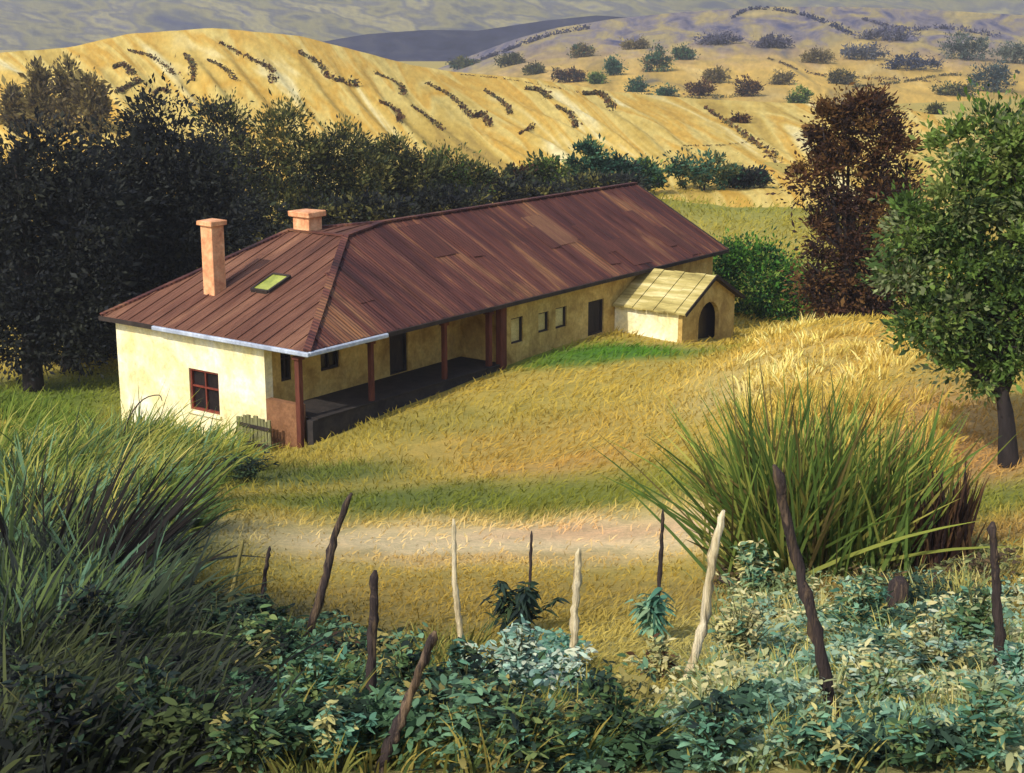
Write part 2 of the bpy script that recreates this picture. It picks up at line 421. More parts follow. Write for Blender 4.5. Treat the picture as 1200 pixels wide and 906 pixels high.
def field_mat(name, stops, scl, rot, across, along, extra, exs=.9, top=None, dst=1.1):
    m, nt, b = new_mat(name)
    tc = nt.nodes.new('ShaderNodeTexCoord')
    uv = tc.outputs['UV']
    sc = mapping(nt, uv, (1, 1.6, 1))
    v = mapping(nt, mapping(nt, sc, (1, 1, 1), (0, 0, rot)), (along, across, 1))
    n1 = noise(nt, v, scl, 4, .55, dst)
    r = ramp(nt, stops); nt.links.new(n1.outputs['Fac'], r.inputs['Fac'])
    n2 = noise(nt, sc, exs, 5, .6, .6)
    r2 = ramp(nt, extra); nt.links.new(n2.outputs['Fac'], r2.inputs['Fac'])
    n3 = noise(nt, mapping(nt, sc, (1, 1, 1)), 16, 5, .65)
    r3 = ramp(nt, [(.3, (.72, .70, .66)), (.7, (1.2, 1.2, 1.2))]); nt.links.new(n3.outputs['Fac'], r3.inputs['Fac'])
    c = mix(nt, r.outputs['Color'], r2.outputs['Color'], .75, 'MULTIPLY')
    c = mix(nt, c, r3.outputs['Color'], .8, 'MULTIPLY')
    if top is not None:
        sp = nt.nodes.new('ShaderNodeSeparateXYZ'); nt.links.new(uv, sp.inputs[0])
        ad = nt.nodes.new('ShaderNodeMath'); ad.operation = 'MULTIPLY_ADD'; ad.inputs[1].default_value = .55
        nt.links.new(n2.outputs['Fac'], ad.inputs[0]); nt.links.new(sp.outputs[1], ad.inputs[2])
        mr = nt.nodes.new('ShaderNodeMapRange'); mr.inputs['From Min'].default_value = top[1]; mr.inputs['From Max'].default_value = top[2]
        nt.links.new(ad.outputs[0], mr.inputs['Value'])
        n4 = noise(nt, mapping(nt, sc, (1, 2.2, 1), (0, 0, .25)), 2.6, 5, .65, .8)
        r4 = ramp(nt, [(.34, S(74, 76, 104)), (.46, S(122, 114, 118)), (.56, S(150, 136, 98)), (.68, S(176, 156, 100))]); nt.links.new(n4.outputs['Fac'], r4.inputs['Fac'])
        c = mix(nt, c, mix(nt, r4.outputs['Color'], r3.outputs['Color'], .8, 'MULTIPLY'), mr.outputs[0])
    nt.links.new(c, b.inputs['Base Color']); b.inputs['Roughness'].default_value = .95
    b.inputs['Specular IOR Level'].default_value = .05
    return m

fm = field_mat('terraced_field', [(.28, S(150, 126, 66)), (.38, S(188, 160, 80)), (.46, S(208, 186, 110)), (.52, S(196, 156, 68)), (.58, S(204, 176, 94)), (.65, S(226, 212, 156)), (.74, S(200, 170, 88))],
               1.0, .72, 1.9, .42, [(.3, (.80, .78, .68)), (.55, (1.0, 1, 1)), (.75, (1.08, .95, .72))])
hm = field_mat('scrub_hill', [(.28, S(112, 104, 84)), (.42, S(176, 148, 78)), (.55, S(206, 170, 86)), (.70, S(214, 184, 112))],
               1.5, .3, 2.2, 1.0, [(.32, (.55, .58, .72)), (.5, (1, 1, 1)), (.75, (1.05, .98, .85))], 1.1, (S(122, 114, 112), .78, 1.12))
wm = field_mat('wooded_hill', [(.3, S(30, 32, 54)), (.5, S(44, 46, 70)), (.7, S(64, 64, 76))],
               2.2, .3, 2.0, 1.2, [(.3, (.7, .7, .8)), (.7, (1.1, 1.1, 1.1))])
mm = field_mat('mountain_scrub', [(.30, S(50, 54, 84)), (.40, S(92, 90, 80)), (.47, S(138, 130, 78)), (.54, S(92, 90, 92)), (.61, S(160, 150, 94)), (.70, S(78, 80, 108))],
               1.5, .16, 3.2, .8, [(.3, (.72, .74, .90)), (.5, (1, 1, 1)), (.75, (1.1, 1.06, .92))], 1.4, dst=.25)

field = Hill('field_hill', 'yellow terraced farmland hill behind the house',
             [(-900, 130), (-200, 75), (0, 62), (80, 56), (150, 40), (250, 33), (350, 42), (420, 60), (480, 76), (530, 84), (620, 92), (720, 108), (820, 116), (950, 122), (1200, 140), (2100, 170)],
             [(-900, 236), (0, 234), (600, 234), (900, 230), (2100, 234)], 118, 265, fm, px0=-500, px1=1700, rough=2.0, seed=5, nt=110, ncol=620, furrow=1.5)
far = Hill('scrub_hill', 'ochre scrub hill rising at right beyond the fields',
           [(-900, 160), (300, 120), (440, 100), (510, 82), (550, 66), (600, 47), (650, 33), (720, 22), (800, 14), (900, 8), (1000, 8), (1100, 12), (1200, 18), (2100, 30)],
           [(-900, 185), (600, 150), (2100, 200)], 290, 720, hm, rough=3.0, seed=8)
wood = Hill('wooded_hill', 'dark blue wooded slope in the gap between hills',
            [(-900, 120), (250, 80), (360, 52), (430, 40), (500, 35), (560, 36), (640, 24), (700, 18), (800, 25), (2100, 60)],
            [(-900, 140), (2100, 120)], 800, 1050, wm, rough=3.0, seed=12)
mount = Hill('mountain', 'grey olive mountain slopes filling the top of the view',
             [(-900, -60), (0, -90), (400, -110), (700, -120), (1000, -80), (1300, -60), (2100, -60)],
             [(-900, 75), (2100, 75)], 1500, 2700, mm, px0=-900, px1=2100, rough=9.0, seed=20)

# ------------------------------------------------------------------ foliage
def leaf_quads(c, dirs, L, W, cols):
    n = len(c)
    r = rng.normal(size=(n, 3))
    s = np.cross(dirs, r); s /= np.linalg.norm(s, axis=1)[:, None] + 1e-9
    nn = np.cross(dirs, s)
    L = L[:, None]; W = W[:, None]
    v = np.stack([c - dirs * L * .5, c + s * W * .5 + nn * W * .12, c + dirs * L * .5, c - s * W * .5 + nn * W * .12], 1)
    f = np.arange(n * 4).reshape(n, 4)
    return v.reshape(-1, 3), f, np.repeat(cols, 4, 0)

def unit(v):
    return v / (np.linalg.norm(v, axis=-1, keepdims=True) + 1e-9)

def clumps(lobes, n, clump_r, leaf, palette, per=60, shell=.55, updir=.25, asp=.45, jit=.18):
    """lobes: list of (center, (rx,ry,rz)); returns leaf mesh arrays"""
    vol = np.array([l[1][0] * l[1][1] * l[1][2] for l in lobes]) ** .67
    nc = max(3, n // per)
    pick = rng.choice(len(lobes), nc, p=vol / vol.sum())
    ctr = np.array([l[0] for l in lobes])[pick]; rad = np.array([l[1] for l in lobes])[pick]
    dr = unit(rng.normal(size=(nc, 3)))
    rr = (shell + (1 - shell) * rng.random(nc) ** .6)[:, None]
    cc = ctr + dr * rad * rr
    k = rng.integers(0, nc, n)
    off = rng.normal(size=(n, 3)) * clump_r * np.array([1, 1, .75])
    p = cc[k] + off
    out = unit(unit(off) + dr[k] * .6 + np.array([0, 0, updir]) + rng.normal(size=(n, 3)) * .5)
    pal = np.array(palette)
    cp = pal[rng.integers(0, len(pal), nc)]
    cs_ = np.exp(rng.normal(size=nc) * .35); off *= np.clip(cs_[k], .5, 1.8)[:, None]; p = cc[k] + off
    col = cp[k] * (1 + rng.normal(size=(n, 1)) * jit)
    sw = rng.random(n) < .25
    col[sw] = pal[rng.integers(0, len(pal), sw.sum())]
    col = np.clip(col, .004, .9)
    L = leaf * np.exp(rng.normal(size=n) * .32)
    return leaf_quads(p, out, L, L * asp, col)

def blades(base, dirs, L, W, droop, cols, nseg=4, prof='blade', tipcol=None, faceto=None):
    """curved strips; base (N,3) dirs (N,3) unit; droop (N,) sag as share of the length"""
    n = len(base)
    ref = np.tile(np.array([0., -1, .35]), (n, 1)) if faceto is None else faceto
    ref = ref + rng.normal(size=(n, 3)) * .55
    s = unit(np.cross(dirs, ref))
    vs = []; cs = []
    for j in range(nseg + 1):
        t = j / nseg
        c = base + dirs * (L * t)[:, None]
        c[:, 2] -= L * droop * t * t
        h = unit(dirs * np.array([1, 1, 0]))
        c = c + h * (L * droop * .5 * t * t)[:, None]
        if prof == 'blade': w = W * (1 - t) ** .7 * (.75 + .6 * t) if t < 1 else W * .04
        else: w = W * (math.sin(math.pi * min(.96, .08 + .9 * t)) ** .8)
        vs.append(c - s * (w * .5)[:, None]); vs.append(c + s * (w * .5)[:, None])
        cc = cols if tipcol is None else cols * (1 - t) + tipcol * t
        cs.append(cc); cs.append(cc)
    v = np.stack(vs, 1); c = np.stack(cs, 1)
    m = 2 * (nseg + 1)
    q = np.array([[2 * j, 2 * j + 1, 2 * j + 3, 2 * j + 2] for j in range(nseg)])
    f = (np.arange(n)[:, None, None] * m + q[None]).reshape(-1, 4)
    return v.reshape(-1, 3), f, np.clip(c.reshape(-1, 3), .003, .9)

def join(parts):
    vs, fs, cs, o = [], [], [], 0
    for v, f, c in parts:
        vs.append(v); fs.append(f + o); cs.append(c); o += len(v)
    return np.concatenate(vs), np.concatenate(fs), np.concatenate(cs)

def tree(name, label, base, d, lobes, n, leaf, palette, trunk_px=None, cat='tree', group=None, clump=.45, shell=.5, trunk_r=.2, limbs=5, per=60, asp=.45, stem='trunk', updir=.25):
    """base: world point of the foot; lobes in picture units (px,py,rx,ry) at distance d (+ optional depth offset)"""
    root = empty(name, base); tag(root, label, cat, group)
    sc = d / F
    L3 = []
    for l in lobes:
        px, py, rx, ry = l[:4]; dz = l[4] if len(l) > 4 else 0
        L3.append((np.array(P(px, py, d + dz)), (rx * sc, rx * sc * .9, ry * sc)))
    v, f, c = clumps(L3, n, clump, leaf, palette, per, shell, updir, asp)
    np_mesh('crown', v, f, LEAF, root, cols=c, loc=tuple(base))
    bpy.context.view_layer.update()
    root.children[0].location = (0, 0, 0)
    bm = bmesh.new()
    top = Vector(np.mean([l[0] for l in L3], 0)) - Vector(base)
    tp = [Vector((0, 0, -.3))]
    if trunk_px:
        tp += [P(a, b, d) - Vector(base) for a, b in trunk_px]
    tp.append(top)
    cp = curve_pts(tp, 10)
    tube(bm, cp, [trunk_r * (1.25 - .85 * i / (len(cp) - 1)) for i in range(len(cp))], 8, .08)
    for i in range(limbs):
        l = L3[i % len(L3)]
        a = cp[int(len(cp) * random.uniform(.55, .85))]
        e = Vector(l[0]) - Vector(base) + Vector((random.uniform(-.6, .6) * l[1][0], random.uniform(-.6, .6) * l[1][1], random.uniform(0, .7) * l[1][2]))
        m = (a + e) / 2 + Vector((0, 0, -.1 * (e - a).length))
        q = curve_pts([a, m, e], 6)
        tube(bm, q, [trunk_r * .5 * (1 - .85 * j / (len(q) - 1)) for j in range(len(q))], 6, .05)
    bm_obj(stem, bm, M['bark'], root)
    return root

BLACKG = [S(42, 45, 47), S(50, 53, 51), S(38, 41, 45), S(54, 57, 50)]
OLIVE = [S(70, 78, 50), S(88, 92, 54), S(56, 64, 48), S(112, 108, 62), S(52, 56, 48)]
GREEN = [S(80, 108, 50), S(102, 128, 58), S(56, 80, 46), S(128, 144, 72), S(48, 66, 44)]
BRIGHT = [S(76, 122, 48), S(98, 140, 54), S(56, 98, 46), S(126, 150, 70)]
TEAL = [S(52, 88, 70), S(70, 104, 82), S(44, 70, 60), S(84, 110, 72)]
RUST = [S(72, 50, 40), S(90, 62, 44), S(60, 46, 42), S(112, 84, 50), S(54, 44, 42)]
MAUVE = [S(104, 94, 68), S(124, 112, 72), S(88, 80, 64), S(136, 124, 78)]

DK = [S(46, 62, 54), S(56, 76, 60), S(42, 54, 52), S(66, 84, 58)]
MD = [S(76, 102, 66), S(96, 122, 78), S(60, 84, 58), S(120, 136, 84)]
TL = [S(96, 140, 116), S(118, 158, 130), S(72, 112, 94), S(140, 166, 128)]
PT = [S(178, 196, 176), S(150, 182, 164), S(200, 206, 180), S(120, 156, 140)]
CR = [S(190, 184, 124), S(206, 196, 142), S(160, 162, 108), S(140, 154, 116)]
BR = [S(92, 68, 52), S(116, 84, 56), S(70, 54, 48)]
def foot(px, py, d):
    v = P(px, py, d); v.z = ground_z(v.x, v.y); return v

# dark trees behind the left of the house
tree('dark_tree', 'broad black-green tree at the left edge behind the grass bank', foot(38, 440, 62), 62,
     [(55, 205, 60, 55), (20, 250, 55, 70), (95, 260, 60, 75), (35, 330, 60, 60), (95, 340, 55, 60), (-40, 260, 60, 90), (20, 385, 50, 45), (80, 395, 45, 40), (-40, 370, 50, 50), (60, 290, 75, 70, 3), (10, 330, 60, 70, 3)], 46000, .25, BLACKG, [(36, 400), (42, 340)], clump=.5, trunk_r=.42, group='dark trees behind the farmhouse')
tree('dark_tree', 'tallest black-green tree with two trunks of shade rising behind the tall chimney', foot(82, 430, 68), 68,
     [(190, 160, 45, 52), (150, 210, 60, 60), (215, 225, 62, 70), (120, 290, 60, 70), (190, 300, 75, 65), (150, 350, 60, 45), (255, 250, 40, 55), (120, 375, 45, 40), (180, 250, 70, 80), (150, 270, 80, 80, 4), (220, 290, 70, 60, 4)], 50000, .25, BLACKG, [(84, 400), (100, 350)], clump=.5, trunk_r=.4, group='dark trees behind the farmhouse')
for spec in [
    (255, 190, 92, [(258, 160, 34, 38), (240, 200, 36, 40), (280, 215, 36, 45), (270, 260, 50, 30)], 'olive tree showing just right of the tallest black-green tree', BLACKG[:2] + OLIVE[:3]),
    (330, 205, 92, [(330, 155, 36, 34), (312, 200, 34, 44), (355, 200, 36, 40), (335, 240, 46, 30), (370, 255, 40, 24)], 'round topped dark olive tree directly behind the squat ridge chimney', OLIVE),
    (405, 205, 94, [(400, 178, 32, 34), (425, 205, 30, 34), (385, 215, 34, 36), (410, 245, 40, 24)], 'dark olive tree between the squat chimney and the long roof ridge', OLIVE),
    (470, 210, 98, [(462, 188, 28, 28), (490, 208, 30, 26), (450, 222, 34, 28), (480, 238, 40, 18)], 'shaggy olive tree behind the left part of the long ridge', OLIVE),
    (540, 215, 102, [(525, 200, 24, 22), (550, 212, 28, 20), (520, 228, 34, 18)], 'low olive tree behind the middle of the long ridge', OLIVE + GREEN[:1]),
]:
    px, py, d, lobes, label, pal = spec
    b = foot(px, py, d)
    tree('olive_tree', label, b, d, lobes, 12000, .27, pal, None, clump=.42, trunk_r=.22, group='olive trees behind the long roof', asp=.38, updir=.6)
for px, py, rx, ry, d, label, pal in [
    (598, 212, 28, 16, 108, 'brownish olive bush behind the ridge left of the teal bushes', OLIVE + RUST[:1]),
    (640, 203, 26, 18, 112, 'loose green bush behind the ridge next to the round teal bush', GREEN + OLIVE[:2]),
    (686, 190, 22, 26, 116, 'round teal bush standing tallest above the long ridge', TEAL),
    (724, 200, 19, 19, 118, 'small dark teal dome bush beside the taller teal bush', TEAL[:3] + BLACKG[:1]),
    (756, 205, 18, 14, 120, 'low green bush just above the right ridge end', TEAL + GREEN),
    (826, 198, 42, 20, 124, 'wide dark green bush on the green meadow right of the ridge', TEAL[:3] + OLIVE[:2]),
    (872, 207, 26, 8, 126, 'flat dark leaf mass imitating the shadow right of the wide meadow bush', BLACKG + TEAL[:1]),  # leaf mass added as the shadow beside the wide bush
]:
    b = foot(px, py, d)
    lobes = [(px, py, rx, ry), (px - rx * .5, py + ry * .4, rx * .6, ry * .6), (px + rx * .5, py + ry * .4, rx * .6, ry * .6)]
    tree('bush', label, b, d, lobes, 3200, .34, pal, None, 'bush', 'bushes beyond the long roof', clump=.3, trunk_r=.1, limbs=3, stem='stem')
for px, py, rx, ry, d, label in [
    (215, 330, 60, 40, 78, 'black green undergrowth at the trunk feet behind the tall chimney'),
    (110, 395, 70, 34, 71, 'black green undergrowth at the trunk feet left of the lit wall'),
    (285, 262, 50, 34, 86, 'dark scrub bush filling the gap between the two chimneys'),
    (420, 246, 60, 18, 90, 'dark scrub bush hugging the left end of the long ridge'),
    (510, 238, 60, 16, 96, 'long dark scrub bush hugging the middle of the long ridge'),
    (610, 226, 62, 13, 102, 'low dark scrub bush hugging the ridge under the brownish bush'),
    (700, 215, 50, 11, 108, 'low dark scrub bush just behind the right ridge end')]:
    b = foot(px, py, d)
    tree('bush', label, b, d, [(px - rx * .5, py + 3, rx * .55, ry * .8), (px, py, rx * .5, ry), (px + rx * .5, py, rx * .55, ry * .8)], 4200, .32, BLACKG + OLIVE[2:], None, 'bush', 'bushes beyond the long roof', clump=.3, trunk_r=.1, limbs=3, stem='stem')

# poplars on the hill at far left
for px, py, rx, ry, label in [
    (48, 112, 13, 46, 'slim mauve brown poplar leaning at the far left of the hill'),
    (78, 104, 14, 52, 'tallest mauve brown poplar on the left end of the hill'),
    (108, 122, 16, 38, 'stubby mauve brown poplar nearest the terraced stripes'),
    (18, 130, 14, 36, 'mauve brown poplar at the extreme left picture edge')]:
    b = field.at(px, 160)
    d = b.y
    tree('poplar', label, b, d, [(px - 3, py - ry * .45, rx * .75, ry * .55), (px, py, rx, ry * .6), (px + 4, py + ry * .5, rx, ry * .5)], 2600, .62, MAUVE, None, 'tree',
         'poplars on the left hillside', clump=.5, trunk_r=.2, limbs=3, asp=.4, updir=.8)

# right hand trees
tree('rust_tree', 'rust brown tree standing behind the straw bank', foot(990, 380, 64), 64,
     [(975, 150, 30, 30), (1008, 135, 32, 26), (1035, 168, 32, 36), (950, 200, 24, 30), (990, 210, 42, 44), (1058, 215, 24, 28), (1035, 250, 46, 44), (955, 268, 26, 24), (985, 280, 44, 44),
      (950, 318, 24, 22), (1020, 315, 48, 44), (985, 345, 44, 34), (1045, 345, 26, 26), (1005, 365, 40, 18)],
     36000, .21, RUST + [S(96, 70, 44)], [(992, 350)], cat='tree', clump=.34, trunk_r=.34, per=150, limbs=14, shell=.4, asp=.42, updir=.2)
tree('green_tree', 'large green tree with thick dark trunk at right edge', foot(1183, 548, 31), 31,
     [(1120, 175, 36, 34), (1170, 165, 46, 40), (1215, 190, 55, 50), (1078, 262, 34, 32), (1125, 240, 46, 40), (1062, 318, 30, 26), (1110, 312, 46, 40), (1165, 290, 52, 50),
      (1090, 372, 38, 34), (1140, 365, 44, 36), (1200, 350, 52, 56), (1125, 418, 34, 22), (1170, 412, 44, 28), (1250, 260, 66, 70), (1270, 350, 60, 60), (1150, 445, 22, 16), (1300, 180, 50, 44)],
     52000, .15, [S(86, 112, 54), S(106, 128, 62), S(68, 90, 50), S(126, 140, 78), S(56, 74, 48), S(122, 132, 94)], [(1180, 500), (1172, 440)], per=190, clump=.21, trunk_r=.20, limbs=16, shell=.45, asp=.42)
tree('bush', 'bright green bush between the small shed and the rust brown tree', foot(896, 395, 74), 74,
     [(895, 330, 46, 46), (865, 310, 28, 28), (920, 360, 36, 40), (880, 375, 34, 26), (850, 300, 20, 16)], 15000, .2, BRIGHT + [S(40, 74, 44), S(34, 62, 42)], None, 'bush', clump=.4, trunk_r=.16, limbs=4, stem='stem')

# bushes on the far hills
FB = [
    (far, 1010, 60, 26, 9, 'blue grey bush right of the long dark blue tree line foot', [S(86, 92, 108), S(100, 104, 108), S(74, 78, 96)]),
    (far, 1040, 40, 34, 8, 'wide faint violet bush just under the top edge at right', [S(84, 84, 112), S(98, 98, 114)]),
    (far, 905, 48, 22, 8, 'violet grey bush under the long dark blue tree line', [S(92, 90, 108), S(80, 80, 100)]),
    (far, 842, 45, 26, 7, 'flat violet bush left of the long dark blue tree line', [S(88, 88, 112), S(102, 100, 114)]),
    (far, 985, 90, 16, 9, 'olive bush straight above the rust brown tree', OLIVE + MAUVE),
    (far, 1190, 60, 22, 14, 'grey green bush at the extreme right edge of the hills', [S(92, 104, 96), S(108, 114, 98)]),
    (far, 1120, 105, 26, 7, 'low olive bush under the big blue green bush', OLIVE + TEAL[:1]),
    (far, 800, 62, 12, 8, 'teal grey bush right of the round grey green bush', TEAL + MAUVE[:1]),
    (far, 745, 52, 14, 6, 'faint mauve bush above the round grey green bush', MAUVE),
    (far, 700, 92, 8, 6, 'tiny green bush right of the wide dark purple bush', GREEN),
    (far, 600, 70, 14, 6, 'flat olive bush left of the faint grey green bush', OLIVE),
    (far, 960, 66, 18, 8, 'mauve bush between the violet grey bush and blue grey bush', MAUVE),
    (field, 868, 140, 7, 5, 'tiny dark bush at the end of the dotted row', RUST),
    (far, 668, 88, 19, 8, 'wide dark purple bush on the scrub hill', RUST + BLACKG),
    (far, 822, 103, 16, 9, 'dark brown bush left of its twin above the yellow fields', RUST),
    (far, 876, 101, 13, 12, 'tall dark brown bush right of its twin above the yellow fields', RUST),
    (far, 917, 92, 11, 8, 'small mauve bush above the rust brown tree', MAUVE),
    (far, 770, 70, 15, 14, 'round grey green bush high on the scrub hill', TEAL + MAUVE[:1]),
    (far, 719, 78, 7, 10, 'narrow dark teal bush beside the wide dark purple bush', TEAL[:3]),
    (far, 746, 100, 9, 8, 'small teal bush below the round grey green bush', TEAL[:3]),
    (far, 684, 58, 14, 9, 'faint grey green bush near the left crest of the scrub hill', MAUVE + TEAL[:1]),
    (far, 838, 88, 13, 9, 'grey bush above the dark brown twin bushes', MAUVE),
    (far, 937, 114, 12, 13, 'green bush just left of the rust brown tree top', GREEN),
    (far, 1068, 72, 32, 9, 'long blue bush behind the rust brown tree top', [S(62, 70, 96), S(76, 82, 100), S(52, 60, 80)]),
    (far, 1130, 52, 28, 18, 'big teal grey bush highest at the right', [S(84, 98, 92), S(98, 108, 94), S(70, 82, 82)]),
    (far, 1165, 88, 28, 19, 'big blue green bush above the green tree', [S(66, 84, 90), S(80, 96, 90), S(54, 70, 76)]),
    (field, 1096, 128, 8, 6, 'small olive bush between rust brown and green trees', OLIVE),
    (far, 545, 74, 18, 5, 'low green bush at the foot of the dark blue gap', OLIVE + TEAL[:1]),
    (far, 626, 82, 10, 5, 'small green bush in the middle of the scrub hill foot', OLIVE),
    (far, 782, 108, 10, 5, 'low teal bush on the lower scrub hill', TEAL[:3]),
]
for h, px, py, rx, ry, label, pal in FB:
    b = h.at(px, py + ry); d = b.y
    s = d / F
    tree('bush', label, b, d, [(px, py, rx, ry), (px - rx * .5, py + ry * .3, rx * .55, ry * .7), (px + rx * .45, py + ry * .25, rx * .6, ry * .75)], 1500 + int(rx * ry * 3), 2.6 * s, pal, None, 'bush',
         'scattered bushes on the far hills', clump=2.6 * s, trunk_r=.25, limbs=2, stem='stem', shell=.1, per=36)

# hedge strips down the terraced field
HED = [
    ([(150, 60), (178, 70), (206, 92)], 'thin curved hedge below the highest point of the striped hill'),
    ([(133, 82), (145, 80), (157, 92)], 'short dark hedge nearest the poplars'),
    ([(136, 114), (152, 104), (164, 100)], 'stubby dark hedge slanting the other way above the dark trees'),
    ([(172, 122), (186, 107), (200, 112)], 'arched brown hedge right over the tallest dark tree'),
    ([(216, 68), (226, 80), (226, 98)], 'hooked brown hedge at the upper middle of the striped hill'),
    ([(244, 72), (262, 84), (279, 102)], 'straight dark hedge over the olive tree tops'),
    ([(258, 52), (296, 74), (318, 88), (319, 104)], 'long hooked hedge with a heavy dark foot'),
    ([(350, 63), (374, 78), (389, 97), (420, 103)], 'thickest dark hedge zigzagging on the striped hill'),
    ([(440, 88), (468, 102), (473, 116)], 'curved dark hedge right of the thickest zigzag hedge'),
    ([(445, 124), (464, 134), (470, 150)], 'small hooked hedge over the shaggy olive tree'),
    ([(482, 128), (502, 141), (518, 156)], 'brown hedge left of the pale earth streak'),
    ([(500, 99), (530, 116), (556, 142)], 'long grey hedge beside the pale earth streak'),
    ([(556, 138), (566, 138), (574, 150)], 'knotted grey hedge end with a round clump'),
    ([(568, 107), (590, 122), (598, 136)], 'thin brown hedge in the orange stripe'),
    ([(616, 106), (634, 110), (642, 120)], 'short brown hedge high in the middle fields'),
    ([(608, 162), (618, 156), (624, 150)], 'tiny dark hedge above the loose green bush'),
    ([(652, 130), (668, 140), (676, 152)], 'dark hedge left of the smooth orange field'),
    ([(684, 112), (706, 114), (718, 138)], 'purple arched hedge above the smooth orange field'),
    ([(540, 88), (590, 93), (640, 102), (690, 112)], 'long thin field boundary hedge under the scrub hill'),
    ([(826, 128), (850, 145), (880, 168), (914, 196)], 'dotted row of shrubs running down to the meadow edge'),
    ([(800, 176), (850, 172), (896, 166)], 'thin dark hedge above the wide meadow bush'),
]
def hedge(h, pts, label, pal, wpx=3.2, n=420, grp='hedges on the striped hill'):
    w = [h.at(*p) for p in pts]
    c = curve_pts(w, 16)
    d = w[0].y; s = d / F
    A = np.array([list(v) for v in c])
    t = rng.random(n) * (len(A) - 1.001)
    i = t.astype(int); f = (t - i)[:, None]
    p = A[i] * (1 - f) + A[i + 1] * f
    prof = (.45 + .75 * (t / len(A)))[:, None]
    p = p + rng.normal(size=(n, 3)) * np.array([.5, .9, .5]) * wpx * s * prof
    p[:, 2] += .55 * wpx * s
    pal = np.array(pal)
    col = pal[rng.integers(0, len(pal), n)] * (1 + rng.normal(size=(n, 1)) * .15)
    kk = (np.sin(t * 2.3 + len(label)) + .6 * np.sin(t * 5.1) > -.75); p, col, n = p[kk], col[kk], int(kk.sum())
    L = wpx * s * rng.uniform(.6, 1.3, n)
    v, fq, cc = leaf_quads(p, unit(rng.normal(size=(n, 3)) + np.array([0, 0, .5])), L, L * .6, np.clip(col, .004, 1))
    o = np_mesh('hedge', v, fq, LEAF, cols=cc, loc=tuple(w[0]))
    tag(o, label, 'hedge', grp)
for i, (pts, label) in enumerate(HED):
    hedge(field, pts, label, RUST + MAUVE + OLIVE[:1] if i % 3 else RUST + MAUVE[:2], 1.6 if i in (18, 20) else 3.0 + (i * 7 % 5) * .35)
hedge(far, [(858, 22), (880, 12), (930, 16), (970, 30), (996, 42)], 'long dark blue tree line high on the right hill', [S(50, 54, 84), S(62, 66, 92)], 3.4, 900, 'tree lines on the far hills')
hedge(far, [(900, 70), (960, 90), (1030, 92), (1100, 96)], 'thin brown tree line behind the rust brown tree', RUST + MAUVE, 2.4, 700, 'tree lines on the far hills')
hedge(far, [(540, 80), (590, 62), (640, 44), (690, 34)], 'dark violet tree line climbing the left flank of the scrub hill', [S(70, 70, 96), S(86, 84, 102)], 3.6, 900, 'tree lines on the far hills')  # leaf strip standing in for a band of shade on the hill
hedge(far, [(1000, 104), (1060, 96), (1120, 88), (1190, 100)], 'olive tree line running to the right edge above the green tree', OLIVE + MAUVE, 3.0, 800, 'tree lines on the far hills')
hedge(far, [(700, 118), (760, 112), (820, 116), (880, 112)], 'olive tree line below the dark brown twin bushes', OLIVE + MAUVE[:2], 2.4, 700, 'tree lines on the far hills')
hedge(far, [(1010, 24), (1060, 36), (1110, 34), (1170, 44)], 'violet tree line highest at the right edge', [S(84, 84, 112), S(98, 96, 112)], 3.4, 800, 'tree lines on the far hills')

# ------------------------------------------------------------------ farmhouse
U = Vector((.5926, .8055, 0)).normalized(); Wd = Vector((-U.y, U.x, 0))
RZ = math.atan2(U.y, U.x)
EAVE = 3.36
E2 = P(360, 412, 45.5); E2.z = EAVE
_e = P(360, 412, 1.0); _d = (HC - EAVE) / (HC - _e.z); E2 = Vector((_e.x * _d, _d, EAVE))
ORG = Vector((E2.x, E2.y, 0))
def ray_h(px, py, z):
    e = P(px, py, 1.0); d = (HC - z) / (HC - e.z); return Vector((e.x * d, d, z))
E3 = ray_h(852, 292, EAVE); E1 = ray_h(118, 370, EAVE)
LEN = (E3 - E2).dot(U); WID = (E1 - E2).dot(Wd)
RIDGE = 6.15
PS = (RIDGE - EAVE) / (WID / 2)
def loc_of(v):
    q = v - ORG; return Vector((q.dot(U), q.dot(Wd), v.z))
def on_plane(px, py, y0):
    """local X, Z where the sight line meets the vertical plane local Y = y0"""
    a = loc_of(Vector((0, 0, HC))); b = loc_of(P(px, py, 10.0))
    t = (y0 - a.y) / (b.y - a.y); q = a + (b - a) * t; return q.x, q.z
def on_end(px, py, x0):
    a = loc_of(Vector((0, 0, HC))); b = loc_of(P(px, py, 10.0))
    t = (x0 - a.x) / (b.x - a.x); q = a + (b - a) * t; return q.y, q.z
def on_roof(px, py):
    a = loc_of(Vector((0, 0, HC))); b = loc_of(P(px, py, 10.0)); dv = b - a
    t = (EAVE + PS * a.y - a.z) / (dv.z - PS * dv.y); return a + dv * t
H2 = on_roof(405, 277)
def px_of(v):
    p = ORG + U * v.x + Wd * v.y
    a, b = project(np.array([[p.x, p.y, v.z]])); return float(a[0]), float(b[0])
H1 = Vector((H2.x, WID - H2.y, H2.z))
while px_of(H1)[0] > 341 and H1.y < WID - 1.5: H1.y += .05
print('H1', H1, px_of(H1), 'H2', px_of(H2))
R1 = Vector((H2.x + 2.6, WID / 2, RIDGE)); R2 = Vector((LEN, WID / 2, RIDGE))
print('HOUSE len %.2f wid %.2f H2 %s' % (LEN, WID, tuple(round(c, 2) for c in H2)))

house = empty('farmhouse', ORG, RZ)
tag(house, 'long low farmhouse with rusty hipped roof, open veranda and lit cream end wall', 'house')

